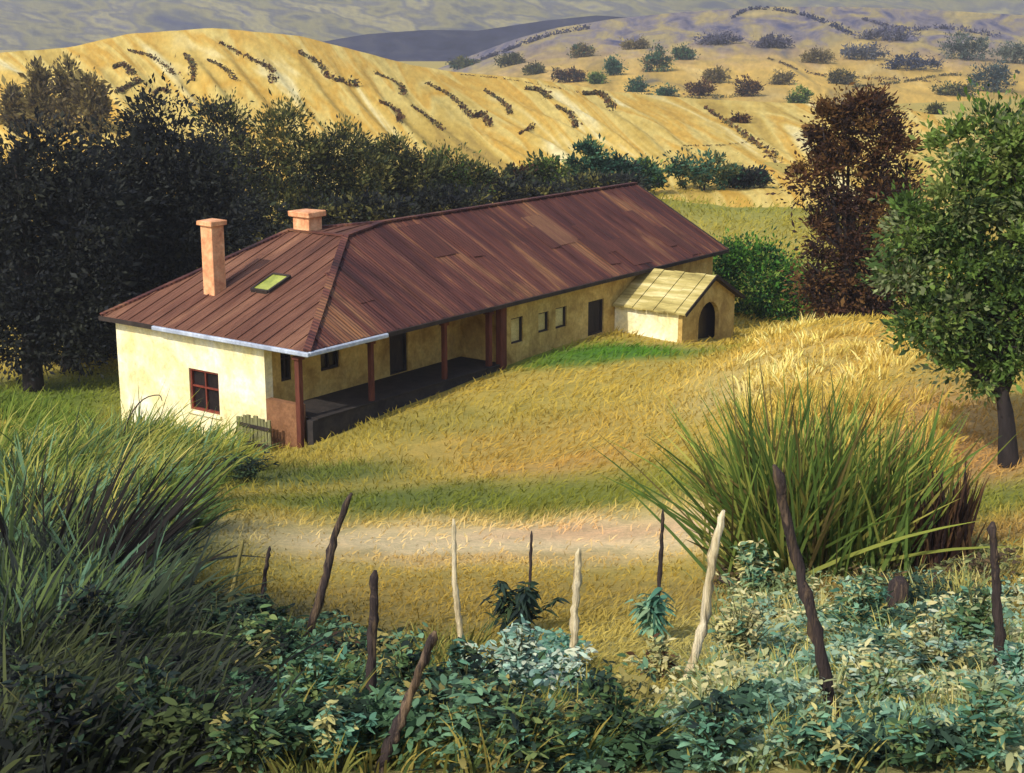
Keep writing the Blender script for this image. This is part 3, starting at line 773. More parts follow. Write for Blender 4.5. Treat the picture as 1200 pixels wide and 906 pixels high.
def wall_holes(length, z0, z1, holes, place, thick, mat, name, parent):
    """wall in its own plane with real openings; place(s, z, depth) -> local point"""
    ss = sorted({0, length, *[h[0] for h in holes], *[h[1] for h in holes]})
    zs = sorted({z0, z1, *[h[2] for h in holes], *[h[3] for h in holes]})
    bm = bmesh.new(); vd = {}
    def vx(s, z, k):
        key = (s, z, k)
        if key not in vd: vd[key] = bm.verts.new(place(s, z, k * thick))
        return vd[key]
    solid = {}
    for i in range(len(ss) - 1):
        for j in range(len(zs) - 1):
            cs = (ss[i] + ss[i + 1]) / 2; cz = (zs[j] + zs[j + 1]) / 2
            solid[i, j] = not any(h[0] < cs < h[1] and h[2] < cz < h[3] for h in holes)
    for (i, j), ok in solid.items():
        if not ok: continue
        a, b, c, d = (ss[i], zs[j]), (ss[i + 1], zs[j]), (ss[i + 1], zs[j + 1]), (ss[i], zs[j + 1])
        for k in (0, 1): bm.faces.new([vx(*q, k) for q in ((a, b, c, d) if k == 0 else (d, c, b, a))])
        for (p, q, nb) in ((a, b, (i, j - 1)), (b, c, (i + 1, j)), (c, d, (i, j + 1)), (d, a, (i - 1, j))):
            if not solid.get(nb, False): bm.faces.new([vx(*q, 0), vx(*p, 0), vx(*p, 1), vx(*q, 1)])
    return bm_obj(name, bm, mat, parent)

XW = .35                      # end wall plane
YF = 2.35                      # long wall behind the veranda
YP = .42                      # line of the veranda posts
FL = .95                     # veranda floor level
XE = on_plane(586, 420, YP)[0]  # where the veranda is closed by rooms
print('XE', XE)
def under_roof(y): return EAVE + PS * y - .12
CEIL = EAVE - .16
# end wall (lit) with window
ya, za = on_end(258, 487, XW); yb, zb = on_end(221, 431, XW)
wy0, wy1, wz0, wz1 = min(ya, yb), max(ya, yb), min(za, zb), max(za, zb)
print('end window', wy0, wy1, wz0, wz1)
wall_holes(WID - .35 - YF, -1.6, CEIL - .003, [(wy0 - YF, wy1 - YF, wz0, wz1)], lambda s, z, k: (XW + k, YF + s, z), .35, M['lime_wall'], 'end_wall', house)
def window(parent, mode, a0, a1, z0, z1, p0, inward, mats, mull=True, fw=.08, name='window'):
    """framed window set back in its opening"""
    def pl(a, dep): return (p0 + inward * dep, a) if mode == 'x' else (a, p0 + inward * dep)
    bm = bmesh.new()
    def bx(a, b, c, d, d0, d1):
        q0 = pl(a, d0); q1 = pl(b, d1)
        box(bm, min(q0[0], q1[0]), max(q0[0], q1[0]), min(q0[1], q1[1]), max(q0[1], q1[1]), c, d)
    bx(a0, a0 + fw, z0, z1, .06, .16); bx(a1 - fw, a1, z0, z1, .06, .16)
    bx(a0 + fw, a1 - fw, z0, z0 + fw, .06, .16); bx(a0 + fw, a1 - fw, z1 - fw, z1, .06, .16)
    if mull:
        am = (a0 + a1) / 2; zm = z0 + (z1 - z0) * .58
        bx(am - .03, am + .03, z0 + fw, z1 - fw, .08, .14)
        bx(a0 + fw, am - .03, zm - .03, zm + .03, .08, .14); bx(am + .03, a1 - fw, zm - .03, zm + .03, .08, .14)
    w = bm_obj(name, bm, mats[0], parent)
    bm = bmesh.new()
    bx(a0 + fw * .5, a1 - fw * .5, z0 + fw * .5, z1 - fw * .5, .165, .20)
    bm_obj('pane' if name == 'window' else 'door_panel', bm, mats[1], w)
    return w
window(house, 'x', wy0, wy1, wz0, wz1, XW, 1, (M['red_frame'], M['glass']))
bm = bmesh.new(); box(bm, XW - .10, XW - .003, wy0 - .1, wy1 + .1, wz0 - .12, wz0 - .01)
bm_obj('window_sill', bm, M['lime_wall'], house, bevel=.015)

# long wall behind the veranda
def fx(px, y=YF): return on_plane(px, 430, y)[0]
wA = (fx(329), fx(342)); wB = (fx(376), fx(398)); dC = (fx(457), fx(478)); 
print('facade X', wA, wB, dC)
fh = [(wA[0], wA[1], FL + .85, FL + 2.15), (wB[0], wB[1], FL + .85, FL + 2.05), (dC[0], dC[1], FL + .02, FL + 2.3)]
sx = XW + .353
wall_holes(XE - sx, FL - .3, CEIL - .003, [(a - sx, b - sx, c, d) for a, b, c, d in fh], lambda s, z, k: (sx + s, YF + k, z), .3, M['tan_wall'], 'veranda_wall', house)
for i, (a, b, c, d) in enumerate(fh):
    window(house, 'y', a, b, c, d, YF, 1, (M['trim'], M['trim'] if i == 2 else M['glass']), i != 2, .07, 'door' if i == 2 else 'window')
# rooms that close the far part of the veranda
yr = YP + .05
rh = []
for p0, p1, q0, q1, kind in [(599, 613, 372, 402, 'p'), (631, 643, 366, 389, 'p'), (651, 664, 360, 384, 'p'), (689, 707, 352, 392, 'd')]:
    a = on_plane((p0 + p1) / 2, q0, yr); b = on_plane((p0 + p1) / 2, q1, yr)
    x0 = on_plane(p0, q1, yr)[0]; x1 = on_plane(p1, q1, yr)[0]
    rh.append((x0, x1, max(b[1], .9), min(a[1], EAVE - .35), kind))
print('rooms', [[round(v, 2) if not isinstance(v, str) else v for v in r] for r in rh])
XR = LEN - .5
wall_holes(XR - XE, -.8, CEIL - .003, [(r[0] - XE, r[1] - XE, r[2], r[3]) for r in rh], lambda s, z, k: (XE + s, yr + k, z), .3, M['tan_wall'], 'room_wall', house)
for r in rh:
    if r[4] == 'd': window(house, 'y', r[0], r[1], r[2], r[3], yr, 1, (M['trim'], M['trim']), False, .07, 'door')
    else: window(house, 'y', r[0], r[1], r[2], r[3], yr, 1, (M['trim'], M['pale_shutter']), False, .05)
# return wall, far gable and back wall
bm = bmesh.new(); box(bm, XE + .003, XE + .3, yr + .303, YF + .3, FL - .3, CEIL - .003)
bm_obj('partition_wall', bm, M['tan_wall'], house)
bm = bmesh.new()
vs = [(yr + .303, -.8), (WID - .4, -.8), (WID - .4, under_roof(.4)), (WID / 2, RIDGE - .2), (yr + .303, under_roof(yr + .303))]
a = [bm.verts.new((XR - .003, y, z)) for y, z in vs]; b = [bm.verts.new((XR - .3, y, z)) for y, z in vs]
bm.faces.new(a); bm.faces.new(b[::-1])
for i in range(5): bm.faces.new((a[i], b[i], b[(i + 1) % 5], a[(i + 1) % 5]))
bm_obj('gable_wall', bm, M['tan_wall'], house)
bm = bmesh.new(); box(bm, XW + .353, XR - .303, WID - .7, WID - .4, -1.2, CEIL - .003)
bm_obj('back_wall', bm, M['tan_wall'], house)
bm = bmesh.new(); box(bm, .05, XR - .305, .05, WID - .05, CEIL, CEIL + .04)
bm_obj('ceiling', bm, M['tan_wall'], house)
# veranda platform
bm = bmesh.new(); box(bm, .45, XE - .003, .30, .60, -1.2, FL - .06)
bm_obj('plinth', bm, M['plinth'], house)
bm = bmesh.new(); box(bm, .36, .62, .78, YF - .003, -1.4, FL + .42)
bm_obj('plinth_end', bm, M['plinth_end'], house)
bm = bmesh.new(); box(bm, .625, XE - .003, .24, YF - .003, FL - .055, FL)
bm_obj('veranda_floor', bm, M['floor'], house)
# posts
for px, w in ((351, .20), (435, .17), (521, .17), (573, .2)):
    x = on_plane(px, 440, YP)[0]
    py_ = YP
    if px == 351: x, py_ = .24, .66
    bm = bmesh.new()
    box(bm, x - w / 2, x + w / 2, py_ - w / 2, py_ + w / 2, FL + .003 if px != 351 else -1.0, CEIL - .24)
    box(bm, x - w * .8, x + w * .8, py_ - w * .8, py_ + w * .8, CEIL - .238, CEIL - .123)
    p = bm_obj('veranda_post', bm, M['post'], house, bevel=.015)
bm = bmesh.new(); box(bm, XE - .22, XE + .16, YP - .22, YP + .047, -.9, CEIL - .003)
bm_obj('pillar', bm, M['post'], house, bevel=.02)
bm = bmesh.new(); box(bm, .45, XE - .225, YP - .07, YP + .07, CEIL - .12, CEIL - .003)
bm_obj('eave_beam', bm, M['trim'], house)

# roof: sheets with raised ribs, thickness below
def clip_line(poly2, p, d):
    """parameter range of the line p + t d inside the convex polygon"""
    t0, t1 = -1e9, 1e9; n = len(poly2)
    area = sum(poly2[i][0] * poly2[(i + 1) % n][1] - poly2[(i + 1) % n][0] * poly2[i][1] for i in range(n))
    sg = 1 if area > 0 else -1
    for i in range(n):
        a = poly2[i]; b = poly2[(i + 1) % n]
        e = (b[0] - a[0], b[1] - a[1]); nx, ny = -e[1] * sg, e[0] * sg
        num = nx * (p[0] - a[0]) + ny * (p[1] - a[1]); den = nx * d[0] + ny * d[1]
        if abs(den) < 1e-9:
            if num < 0: return None
            continue
        t = -num / den
        if den > 0: t0 = max(t0, t)
        else: t1 = min(t1, t)
    return (t0, t1) if t1 - t0 > .15 else None
def roof_plane(bm, pts, axis, mi, step=.62):
    pts = [Vector(p) for p in pts]
    vs = [bm.verts.new(p) for p in pts]; lo = [bm.verts.new(p - Vector((0, 0, .11))) for p in pts]
    bm.faces.new(vs).material_index = mi; bm.faces.new(lo[::-1]).material_index = mi
    n = len(pts)
    for i in range(n):
        bm.faces.new((vs[i], lo[i], lo[(i + 1) % n], vs[(i + 1) % n])).material_index = mi
    nrm = (pts[1] - pts[0]).cross(pts[2] - pts[0]).normalized()
    if nrm.z < 0: nrm = -nrm
    zf = lambda x, y: pts[0].z - (nrm.x * (x - pts[0].x) + nrm.y * (y - pts[0].y)) / nrm.z
    p2 = [(p.x, p.y) for p in pts]
    o = 1 - axis
    lo_, hi_ = min(p[o] for p in p2), max(p[o] for p in p2)
    c = lo_ + .2
    while c < hi_ - .1:
        p = [0, 0]; p[o] = c; d = [0, 0]; d[axis] = 1
        r = clip_line(p2, p, d)
        if r:
            q0 = [0, 0]; q0[o] = c; q0[axis] = r[0] + .02; q1 = list(q0); q1[axis] = r[1] - .02
            beam(bm, Vector((*q0, zf(*q0))) + nrm * .012, Vector((*q1, zf(*q1))) + nrm * .012, .055, .05, nrm, mi)
        c += step * random.uniform(.97, 1.03)
E1l, E2l, E3l, E4l = Vector((0, WID, EAVE)), Vector((0, 0, EAVE)), Vector((LEN, 0, EAVE)), Vector((LEN, WID, EAVE))
bm = bmesh.new()
roof_plane(bm, [E2l, E3l, R2, R1, H2], 1, 0)
roof_plane(bm, [E1l, E2l, H2, H1], 0, 1)
roof_plane(bm, [E4l, E1l, H1], 1, 0); roof_plane(bm, [E4l, H1, R1, R2], 1, 0)
roof_plane(bm, [H1, H2, R1], 0, 1)
rr_ = random.Random(5)
fnr = Vector((0, -PS, 1)).normalized()
for i in range(13):      # replaced sheets
    x0 = rr_.uniform(3.5, LEN - 2.5); y0 = rr_.uniform(.1, WID / 2 - 2.2); w_ = rr_.choice((.75, .75, 1.5)); l_ = rr_.uniform(1.1, 2.0)
    q = [Vector((a, b, EAVE + PS * b)) + fnr * (.030 + .002 * i) for a, b in ((x0, y0), (x0 + w_, y0 + rr_.uniform(-.05, .05)), (x0 + w_, y0 + l_), (x0, y0 + l_))]
    A_ = [bm.verts.new(p) for p in q]; B_ = [bm.verts.new(p - fnr * .028) for p in q]
    mi = rr_.choice((2, 2, 3)); bm.faces.new(A_).material_index = mi; bm.faces.new(B_[::-1]).material_index = mi
    for k in range(4): bm.faces.new((A_[k], B_[k], B_[(k + 1) % 4], A_[(k + 1) % 4])).material_index = mi
roof = bm_obj('roof', bm, [M['roof_front'], M['roof_hip'], M['roof_rust'], M['roof_tan']], house)
up = Vector((0, 0, .035))
bm = bmesh.new()
for a, b in ((R1, R2), (E2l, H2), (E1l, H1), (H2, R1), (H1, R1), (H1, H2)): beam(bm, a + up, b + up, .26, .07)
bm_obj('ridge_cap', bm, M['roof_front'], roof)
bm = bmesh.new(); beam(bm, Vector((LEN + .03, -.02, EAVE - .06)), R2 + Vector((.03, 0, -.06)), .05, .2); beam(bm, Vector((LEN + .03, WID, EAVE - .06)), R2 + Vector((.03, 0, -.06)), .05, .2)
bm_obj('verge_board', bm, M['trim'], roof)
bm = bmesh.new(); box(bm, -.14, -.004, -.14, WID * .72, EAVE - .17, EAVE - .015)
bm_obj('gutter', bm, M['gutter'], house, bevel=.03)
gx = on_plane(455, 390, -.1)[0]
bm = bmesh.new(); box(bm, -.002, gx, -.14, -.004, EAVE - .17, EAVE - .015)
bm_obj('gutter', bm, M['gutter'], house, bevel=.03)
bm = bmesh.new(); box(bm, gx + .003, LEN + .05, -.08, -.004, EAVE - .16, EAVE - .01)
bm_obj('fascia', bm, M['trim'], house)
bm = bmesh.new(); box(bm, -.08, -.004, WID * .72 + .003, WID + .05, EAVE - .16, EAVE - .01)
bm_obj('fascia', bm, M['trim'], house)
# skylights on the roof planes
def hip_z(x): return EAVE + x * (H2.z - EAVE) / H2.x
def on_hip(px, py):
    a = loc_of(Vector((0, 0, HC))); b = loc_of(P(px, py, 10.0)); dv = b - a; k = (H2.z - EAVE) / H2.x
    t = (EAVE + k * a.x - a.z) / (dv.z - k * dv.x); return a + dv * t
def skylight(corners, nrm, rim=.05):
    c = [Vector(p) for p in corners]
    m = sum(c, Vector()) / 4
    bm = bmesh.new()
    for i in range(4): beam(bm, c[i] + nrm * .06, c[(i + 1) % 4] + nrm * .06, .1, .14, nrm)
    f = bm_obj('skylight', bm, M['trim'], roof)
    bm = bmesh.new()
    q = [m + (p - m) * .97 for p in c]
    a = [bm.verts.new(p + nrm * .10) for p in q]; b = [bm.verts.new(p + nrm * .02) for p in q]
    bm.faces.new(a); bm.faces.new(b[::-1])
    for i in range(4): bm.faces.new((a[i], b[i], b[(i + 1) % 4], a[(i + 1) % 4]))
    bm_obj('skylight_pane', bm, M['skylight'], roof)
hn = (Vector((0, 1, 0)).cross(Vector((H2.x, 0, H2.z - EAVE)))).normalized()
if hn.z < 0: hn = -hn
s0 = on_hip(318, 334)
cor = [Vector((s0.x + dx, s0.y + dy, hip_z(s0.x + dx))) for dx, dy in ((-.55, -.42), (.55, -.42), (.55, .42), (-.55, .42))]
skylight(cor, hn)
# chimneys
def chimney(px_foot, py_foot, z_top, w, dpt, flare):
    q = on_hip(px_foot, py_foot)
    return q
cq = on_hip(252, 341)
ct = EAVE
aY, ztop = on_end(254, 264, cq.x)
cw = .60
bm = bmesh.new(); box(bm, cq.x - cw / 2, cq.x + cw / 2, cq.y - cw / 2 , cq.y + cw / 2, hip_z(cq.x) - .5, ztop - .02, jit=.012)
ch = bm_obj('chimney', bm, M['chimney'], house, bevel=.02)
bm = bmesh.new(); box(bm, cq.x - cw / 2 - .09, cq.x + cw / 2 + .09, cq.y - cw / 2 - .09, cq.y + cw / 2 + .09, ztop - .015, ztop + .16, jit=.012)
bm_obj('chimney_cap', bm, M['chimney'], ch, bevel=.02)
# squat chimney on the ridge
q2 = Vector((H2.x + .30, H1.y - 1.0, H2.z))
while px_of(q2)[0] > 361: q2.y += .05
bm = bmesh.new(); box(bm, q2.x - .38, q2.x + .38, q2.y - .42, q2.y + .42, q2.z - .5, q2.z + .55, jit=.015)
ch2 = bm_obj('chimney', bm, M['chimney'], house, bevel=.02)
bm = bmesh.new(); box(bm, q2.x - .5, q2.x + .5, q2.y - .55, q2.y + .55, q2.z + .553, q2.z + .78, jit=.015)
bm_obj('chimney_cap', bm, M['chimney'], ch2, bevel=.03)

# ------------------------------------------------------------------ small shed in front of the far rooms
xa = on_plane(720, 380, yr)[0]
ysf = on_end(799, 400, xa)[0]                      # front of the shed (negative local Y)
zg = loc_of(P(799, 412, 1))                        # ground under the corner
a = on_end(799, 412, xa); zb0 = a[1]; zt0 = on_end(799, 364, xa)[1]
xb = on_plane(859, 405, ysf)[0]
zpk = on_plane(828, 325, ysf)[1]
print('shed', xa, xb, ysf, zb0, zt0, zpk)
shed_o = ORG + U * xa + Wd * ysf
SW, SD = xb - xa, -ysf + yr - .01
shed = empty('shed', (shed_o.x, shed_o.y, 0), RZ)
tag(shed, 'small cream shed with pale plank roof and dark arched doorway', 'shed')
bz = zb0 - .6
SPEAK = zpk; SEV = zt0
def gable(y0, y1, arch, name):
    pts = [(0, bz)]
    if arch:
        cx = SW * .50; aw = SW * .20; at = zb0 + (SPEAK - zb0) * .44
        pts += [(cx - aw, bz)]
        pts += [(cx - aw * math.cos(t), at - aw * .35 + aw * .9 * math.sin(t)) for t in np.linspace(0, math.pi, 11)]
        pts += [(cx + aw, bz)]
    pts += [(SW, bz), (SW, SEV), (SW / 2, SPEAK), (0, SEV)]
    bm = bmesh.new()
    f = bm.faces.new([bm.verts.new((x, y0, z)) for x, z in pts])
    r = bmesh.ops.extrude_face_region(bm, geom=[f])
    for v in r['geom']:
        if isinstance(v, bmesh.types.BMVert): v.co.y = y1
    bmesh.ops.triangulate(bm, faces=bm.faces[:])
    return bm_obj(name, bm, M['tan_wall'], shed)
gable(0, .2, True, 'arched_front'); 
bm = bmesh.new(); box(bm, .203, SW - .203, .42, .50, bz, SEV - .05); bm_obj('door', bm, M['glass'], shed)  # no real door: dark sheet added as the shade inside the arch
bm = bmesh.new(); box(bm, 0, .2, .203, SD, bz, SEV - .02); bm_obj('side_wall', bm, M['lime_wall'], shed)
bm = bmesh.new(); box(bm, SW - .2, SW, .203, SD, bz, SEV - .02); bm_obj('side_wall', bm, M['tan_wall'], shed)  # lit wall cream, this wall and front darker: shade put into colour
# plank roof
ov = .28; rs = (SPEAK - SEV) / (SW / 2)
bm = bmesh.new()
for side in (0, 1):
    n = 7; y = -.3
    wy = (SD + .28) / n
    for i in range(n):
        x0, x1 = (-ov, SW / 2) if side == 0 else (SW + ov, SW / 2)
        z0 = SEV - ov * rs + .06 + (i % 2) * .025; z1 = SPEAK + .06 + (i % 2) * .025
        ya_, yb_ = y + i * wy + .012, y + (i + 1) * wy - .012
        t = .06
        q = [(x0, ya_, z0), (x0, yb_, z0), (x1, yb_, z1), (x1, ya_, z1)]
        A_ = [bm.verts.new(p) for p in q]; B_ = [bm.verts.new((p[0], p[1], p[2] - t)) for p in q]
        bm.faces.new(A_).material_index = side; bm.faces.new(B_[::-1]).material_index = side
        for k in range(4): bm.faces.new((A_[k], B_[k], B_[(k + 1) % 4], A_[(k + 1) % 4])).material_index = side
sr = bm_obj('roof', bm, [M['plank_roof'], M['trim']], shed)  # pale planks on the lit slope, dark wood paints shade on the other
bm = bmesh.new()
for side in (0, 1):
    x0 = -ov - .02 if side == 0 else SW + ov + .02
    beam(bm, Vector((x0, -.33, SEV - ov * rs + .02)), Vector((SW / 2, -.33, SPEAK + .03)), .05, .14)
bm_obj('verge_board', bm, M['trim'], sr)
# interior back wall: the house wall closes it; floor is the ground

# ------------------------------------------------------------------ plank screen at the house corner
ps = hit(294, 531)
ps = ORG + U * (-.25) + Wd * 2.7; ps.z = ground_z(ps.x, ps.y)
scr = empty('plank_screen', ps, RZ + math.pi / 2 )
tag(scr, 'short screen of weathered grey green planks leaning by the lit house corner', 'screen')
top = 1.2
bm = bmesh.new()
x = -1.15
while x < .35:
    w = random.uniform(.14, .19)
    box(bm, x, x + w - .03, -.03, .03, -.3, top + random.uniform(-.08, .08), jit=.008); x += w
bm_obj('planks', bm, M['green_plank'], scr)
bm = bmesh.new()
for z in (.3, .9): box(bm, -1.15, .35, .033, .09, z - .05, z + .05)
bm_obj('rail', bm, M['trim'], scr)

# ------------------------------------------------------------------ fence posts
POSTS = [
    ([(285, 632), (272, 695), (258, 757)], .036, 'olive_pole', 'thin pale olive stake leaning right, leftmost of the fence'),
    ([(316, 640), (310, 680), (306, 735)], .035, 'dark_pole', 'short dark stake just right of the thin olive stake'),
    ([(411, 578), (392, 630), (378, 690), (358, 756)], .058, 'dark_pole', 'thick dark knotty post leaning strongly right below the house corner'),
    ([(439, 668), (436, 760), (432, 872)], .045, 'dark_pole', 'upright dark pointed post standing in the shrubs'),
    ([(510, 740), (480, 815), (445, 905)], .042, 'dark_pole', 'dark slanting post lowest in the shrubs beside the upright pointed post'),
    ([(531, 608), (534, 690), (542, 768)], .038, 'pale_pole', 'slim grey white post standing alone in the ochre grass'),
    ([(623, 622), (621, 680), (616, 730)], .026, 'dark_pole', 'thin dark stake behind the curly dark green plant'),
    ([(679, 642), (674, 715), (671, 792)], .050, 'pale_pole', 'straight bleached post with rounded top in the middle of the fence'),
    ([(777, 597), (774, 660), (769, 735)], .030, 'dark_pole', 'thin dark stake rising from the curly teal plant'),
    ([(848, 598), (834, 660), (824, 730), (803, 802)], .055, 'pale_pole', 'crooked bleached white post bending left at its foot'),
    ([(908, 545), (930, 640), (956, 740), (981, 855)], .055, 'dark_pole', 'longest dark pole leaning left in front of the fan of grass'),
    ([(1163, 612), (1168, 700), (1173, 797)], .055, 'dark_pole', 'thick dark upright post at the right edge under the green tree'),
]
for pts, r, mt, label in POSTS:
    b = hit(*pts[-1]); d = b.y
    w = [P(px, py, d + (len(pts) - 1 - i) * random.uniform(-.05, .08)) for i, (px, py) in enumerate(pts)]
    w[-1] = b
    w = curve_pts(w[::-1], 22)
    loc = Vector(b)
    q = [p - loc for p in w]
    q = [q[0] - (q[1] - q[0]).normalized() * .35] + q
    n = len(q)
    q = [p + Vector((random.uniform(-1, 1), random.uniform(-1, 1), 0)) * r * .22 for p in q]
    bm = bmesh.new()
    rad = [r * (1.12 - .32 * i / (n - 1)) * random.choice((.86, .95, 1, 1.04, 1.1, 1.24)) for i in range(n)]
    rad[-1] *= .35
    tube(bm, q, rad, 10, .2)
    o = bm_obj('fence_post', bm, M[mt], loc=loc)
    tag(o, label, 'fence post', 'posts of the old field fence')

# stump and fallen branch
b = hit(1050, 722); s = b.y / F
bm = bmesh.new(); tube(bm, [(0, 0, -.3), (.0, 0, .25), (.02, 0, .52), (.02, 0, .62)], [.16, .17, .15, .07], 10, .15)
tag(bm_obj('stump', bm, M['dark_pole'], loc=b), 'short round dark stump among pale plants at right', 'stump')
b = hit(857, 692)
bm = bmesh.new(); tube(bm, [(-.22, .05, .20), (0, 0, .12), (.2, -.02, .03)], [.05, .06, .03], 8, .15)
tag(bm_obj('fallen_branch', bm, M['dark_pole'], loc=b), 'short dark broken branch lying right of the crooked white post', 'branch')

# ------------------------------------------------------------------ meadow grass (uncountable)
def inside_house(x, y, m=.1):
    q = np.stack([x - ORG.x, y - ORG.y], -1)
    lx = q @ np.array([U.x, U.y]); ly = q @ np.array([Wd.x, Wd.y])
    return ((lx > .3 - m) & (lx < LEN) & (ly > .2 - m) & (ly < WID)) | ((lx > xa - m) & (lx < xb + m) & (ly > ysf - m) & (ly < 1))
def scatter(n, d0, d1, u0=-.44, u1=.44):
    y = np.exp(rng.uniform(math.log(d0), math.log(d1), n)); x = rng.uniform(u0, u1, n) * y
    return x, y
def field_noise(x, y, s, seed): return vnoise(x * s, y * s, seed)

N = 175000
x, y = scatter(N, 12, 128)
k = ~inside_house(x, y)
# bare track
tr = hit(610, 634)
k &= ~((np.abs(y - tr.y + .7 * field_noise(x, y, .6, 30)) < 1.7) & (np.abs(x - tr.x - 1) < 6.5) & (rng.random(N) < .85))
k &= rng.random(N) < np.clip(.65 + .6 * field_noise(x, y, .7, 31), .15, 1)
x, y = x[k], y[k]; n = len(x)
z = ground_z(x, y)
c = ground_col(x, y) * (1 + rng.normal(size=(n, 1)) * .10) * np.array([1.05, 1.04, .95])
c *= (1 + .22 * field_noise(x, y, 1.4, 33))[:, None]
gn = field_noise(x, y, .5, 35)
gm = field_noise(x, y, .33, 37)
lean = np.stack([.22 + .7 * gm + rng.normal(size=n) * .4, .5 * gn + rng.normal(size=n) * .4 - .05, np.ones(n)], -1)
bare = np.clip(1 - np.abs(y - tr.y + 3.5) / 5, 0, 1) * (np.abs(x - tr.x) < 8)
L = np.clip(.07 + .0042 * y + .09 * (gn + .3), .07, .5) * rng.uniform(.6, 1.5, n) * (1 - .4 * bare)
W = np.clip(.010 + .0009 * y, .014, .10) * rng.uniform(.7, 1.3, n)
v, f, cc = blades(np.stack([x, y, z - .02], -1), unit(lean), L, W, rng.uniform(.1, .5, n), c, 2, tipcol=np.clip(c * np.array([1.15, 1.1, 1.0]), 0, 1))
tag(np_mesh('grass', v, f, GRASS, cols=cc), 'rough ochre and green meadow grass on the slope', 'grass', kind='stuff')

# tall grass of the left bank and round the house corner
_x, _y = scatter(60000, 9, 75)
_pool = np.stack([_x, _y, ground_z(_x, _y)], -1)
_px, _py = project(_pool)
def px_scatter(poly, n):
    """ground points whose picture position lies in the polygon"""
    poly = np.array(poly, float)
    ins = np.zeros(len(_px), bool); j = len(poly) - 1
    for i in range(len(poly)):
        (ax, ay), (bx, by) = poly[i], poly[j]
        ins ^= ((ay > _py) != (by > _py)) & (_px < (bx - ax) * (_py - ay) / (by - ay + 1e-9) + ax)
        j = i
    k = np.nonzero(ins)[0]
    q = _pool[k[rng.integers(0, len(k), n)]].copy()
    q[:, 0] += rng.normal(size=n) * .004 * q[:, 1]; q[:, 1] += rng.normal(size=n) * .006 * q[:, 1]
    q[:, 2] = ground_z(q[:, 0], q[:, 1])
    return q
def tall(poly, n, Lr, W, pal, lean, name, label, droop=(.1, .45), nseg=4, tuft=.20):
    nc = max(4, n // 34)
    ctr = px_scatter(poly, nc); k = rng.integers(0, nc, n)
    off = rng.normal(size=(n, 2)) * tuft
    q = ctr[k]; q[:, :2] += off; q[:, 2] = ground_z(q[:, 0], q[:, 1])
    pal = np.array(pal); pk = rng.integers(0, len(pal), nc)
    cn = np.where(rng.random(n) < .7, pk[k], rng.integers(0, len(pal), n))
    hk = np.exp(rng.normal(size=nc) * .22)[k]
    c = pal[cn] * (1 + rng.normal(size=(n, 1)) * .15)
    lk = rng.normal(size=(nc, 2)) * .16
    d = np.stack([lean[0] + lk[k, 0] + off[:, 0] * .8 + rng.normal(size=n) * .12, lean[1] + lk[k, 1] + off[:, 1] * .8 + rng.normal(size=n) * .12, np.ones(n)], -1)
    L = rng.uniform(*Lr, n) * hk * (1 + .3 * field_noise(q[:, 0], q[:, 1], .9, 43))
    q[:, 2] -= .03
    return blades(q, unit(d), L, W * rng.uniform(.6, 1.4, n), rng.uniform(*droop, n), c, nseg, tipcol=np.clip(c * np.array([1.25, 1.2, 1.0]), 0, 1))
TG = [
    tall([(0, 560), (100, 530), (230, 545), (230, 600), (170, 650), (0, 680)], 6200, (.6, 1.9), .075, [S(72, 92, 56), S(98, 118, 60), S(130, 138, 70), S(104, 136, 108), S(56, 72, 52), S(150, 150, 82)], (.30, 0), '', ''),
    tall([(0, 470), (110, 490), (110, 540), (0, 560)], 3000, (.4, .9), .05, [S(96, 118, 50), S(80, 104, 46), S(120, 134, 62)], (.3, 0), '', ''),
    tall([(110, 520), (270, 535), (280, 560), (110, 560)], 3000, (.7, 1.9), .055, [S(156, 156, 74), S(128, 136, 62), S(96, 112, 58), S(104, 130, 88)], (.22, 0), '', ''),
    tall([(0, 640), (140, 640), (165, 700), (165, 790), (0, 800)], 6800, (.6, 1.7), .07, [S(62, 74, 62), S(48, 56, 54), S(76, 94, 62), S(98, 116, 72), S(80, 108, 92), S(44, 50, 52)], (.28, 0), '', ''),  # dark palette here and in the next row paints tree shade
    tall([(0, 760), (220, 760), (270, 860), (260, 906), (0, 906)], 5600, (.4, 1.0), .05, [S(50, 56, 52), S(40, 44, 46), S(58, 66, 50), S(72, 80, 54)], (.4, 0), '', ''),
    tall([(340, 740), (560, 760), (760, 830), (760, 906), (330, 906)], 5000, (.25, .6), .028, [S(80, 98, 60), S(120, 122, 66), S(150, 140, 78)], (.2, 0), '', ''),
    tall([(860, 640), (1190, 640), (1200, 900), (800, 900)], 7000, (.2, .55), .028, [S(160, 156, 92), S(184, 176, 118), S(120, 140, 96), S(140, 150, 110)], (.1, 0), '', ''),
    tall([(0, 540), (220, 540), (210, 600), (130, 700), (0, 740)], 380, (1.4, 2.3), .045, [S(168, 160, 88), S(188, 176, 108), S(140, 146, 84)], (.36, 0), '', ''),
    tall([(20, 640), (150, 620), (160, 660), (160, 760), (20, 780)], 130, (1.3, 2.4), .075, [S(38, 36, 38), S(48, 44, 40)], (.30, 0), '', '', (.02, .12)),
    tall([(0, 540), (210, 540), (190, 640), (0, 660)], 900, (.9, 1.9), .06, [S(126, 140, 72), S(108, 126, 58), S(150, 152, 84)], (.33, 0), '', ''),
    tall([(850, 425), (890, 392), (960, 380), (1070, 384), (1085, 420), (1000, 470), (880, 470)], 3400, (.25, .6), .055, [S(222, 204, 124), S(206, 182, 98), S(230, 214, 146), S(188, 164, 84)], (.1, 0), '', ''),
    tall([(860, 470), (1100, 470), (1120, 560), (860, 560)], 2400, (.3, .6), .05, [S(206, 180, 94), S(190, 164, 86), S(168, 154, 78)], (.1, 0), '', ''),
]
v, f, cc = join(TG)
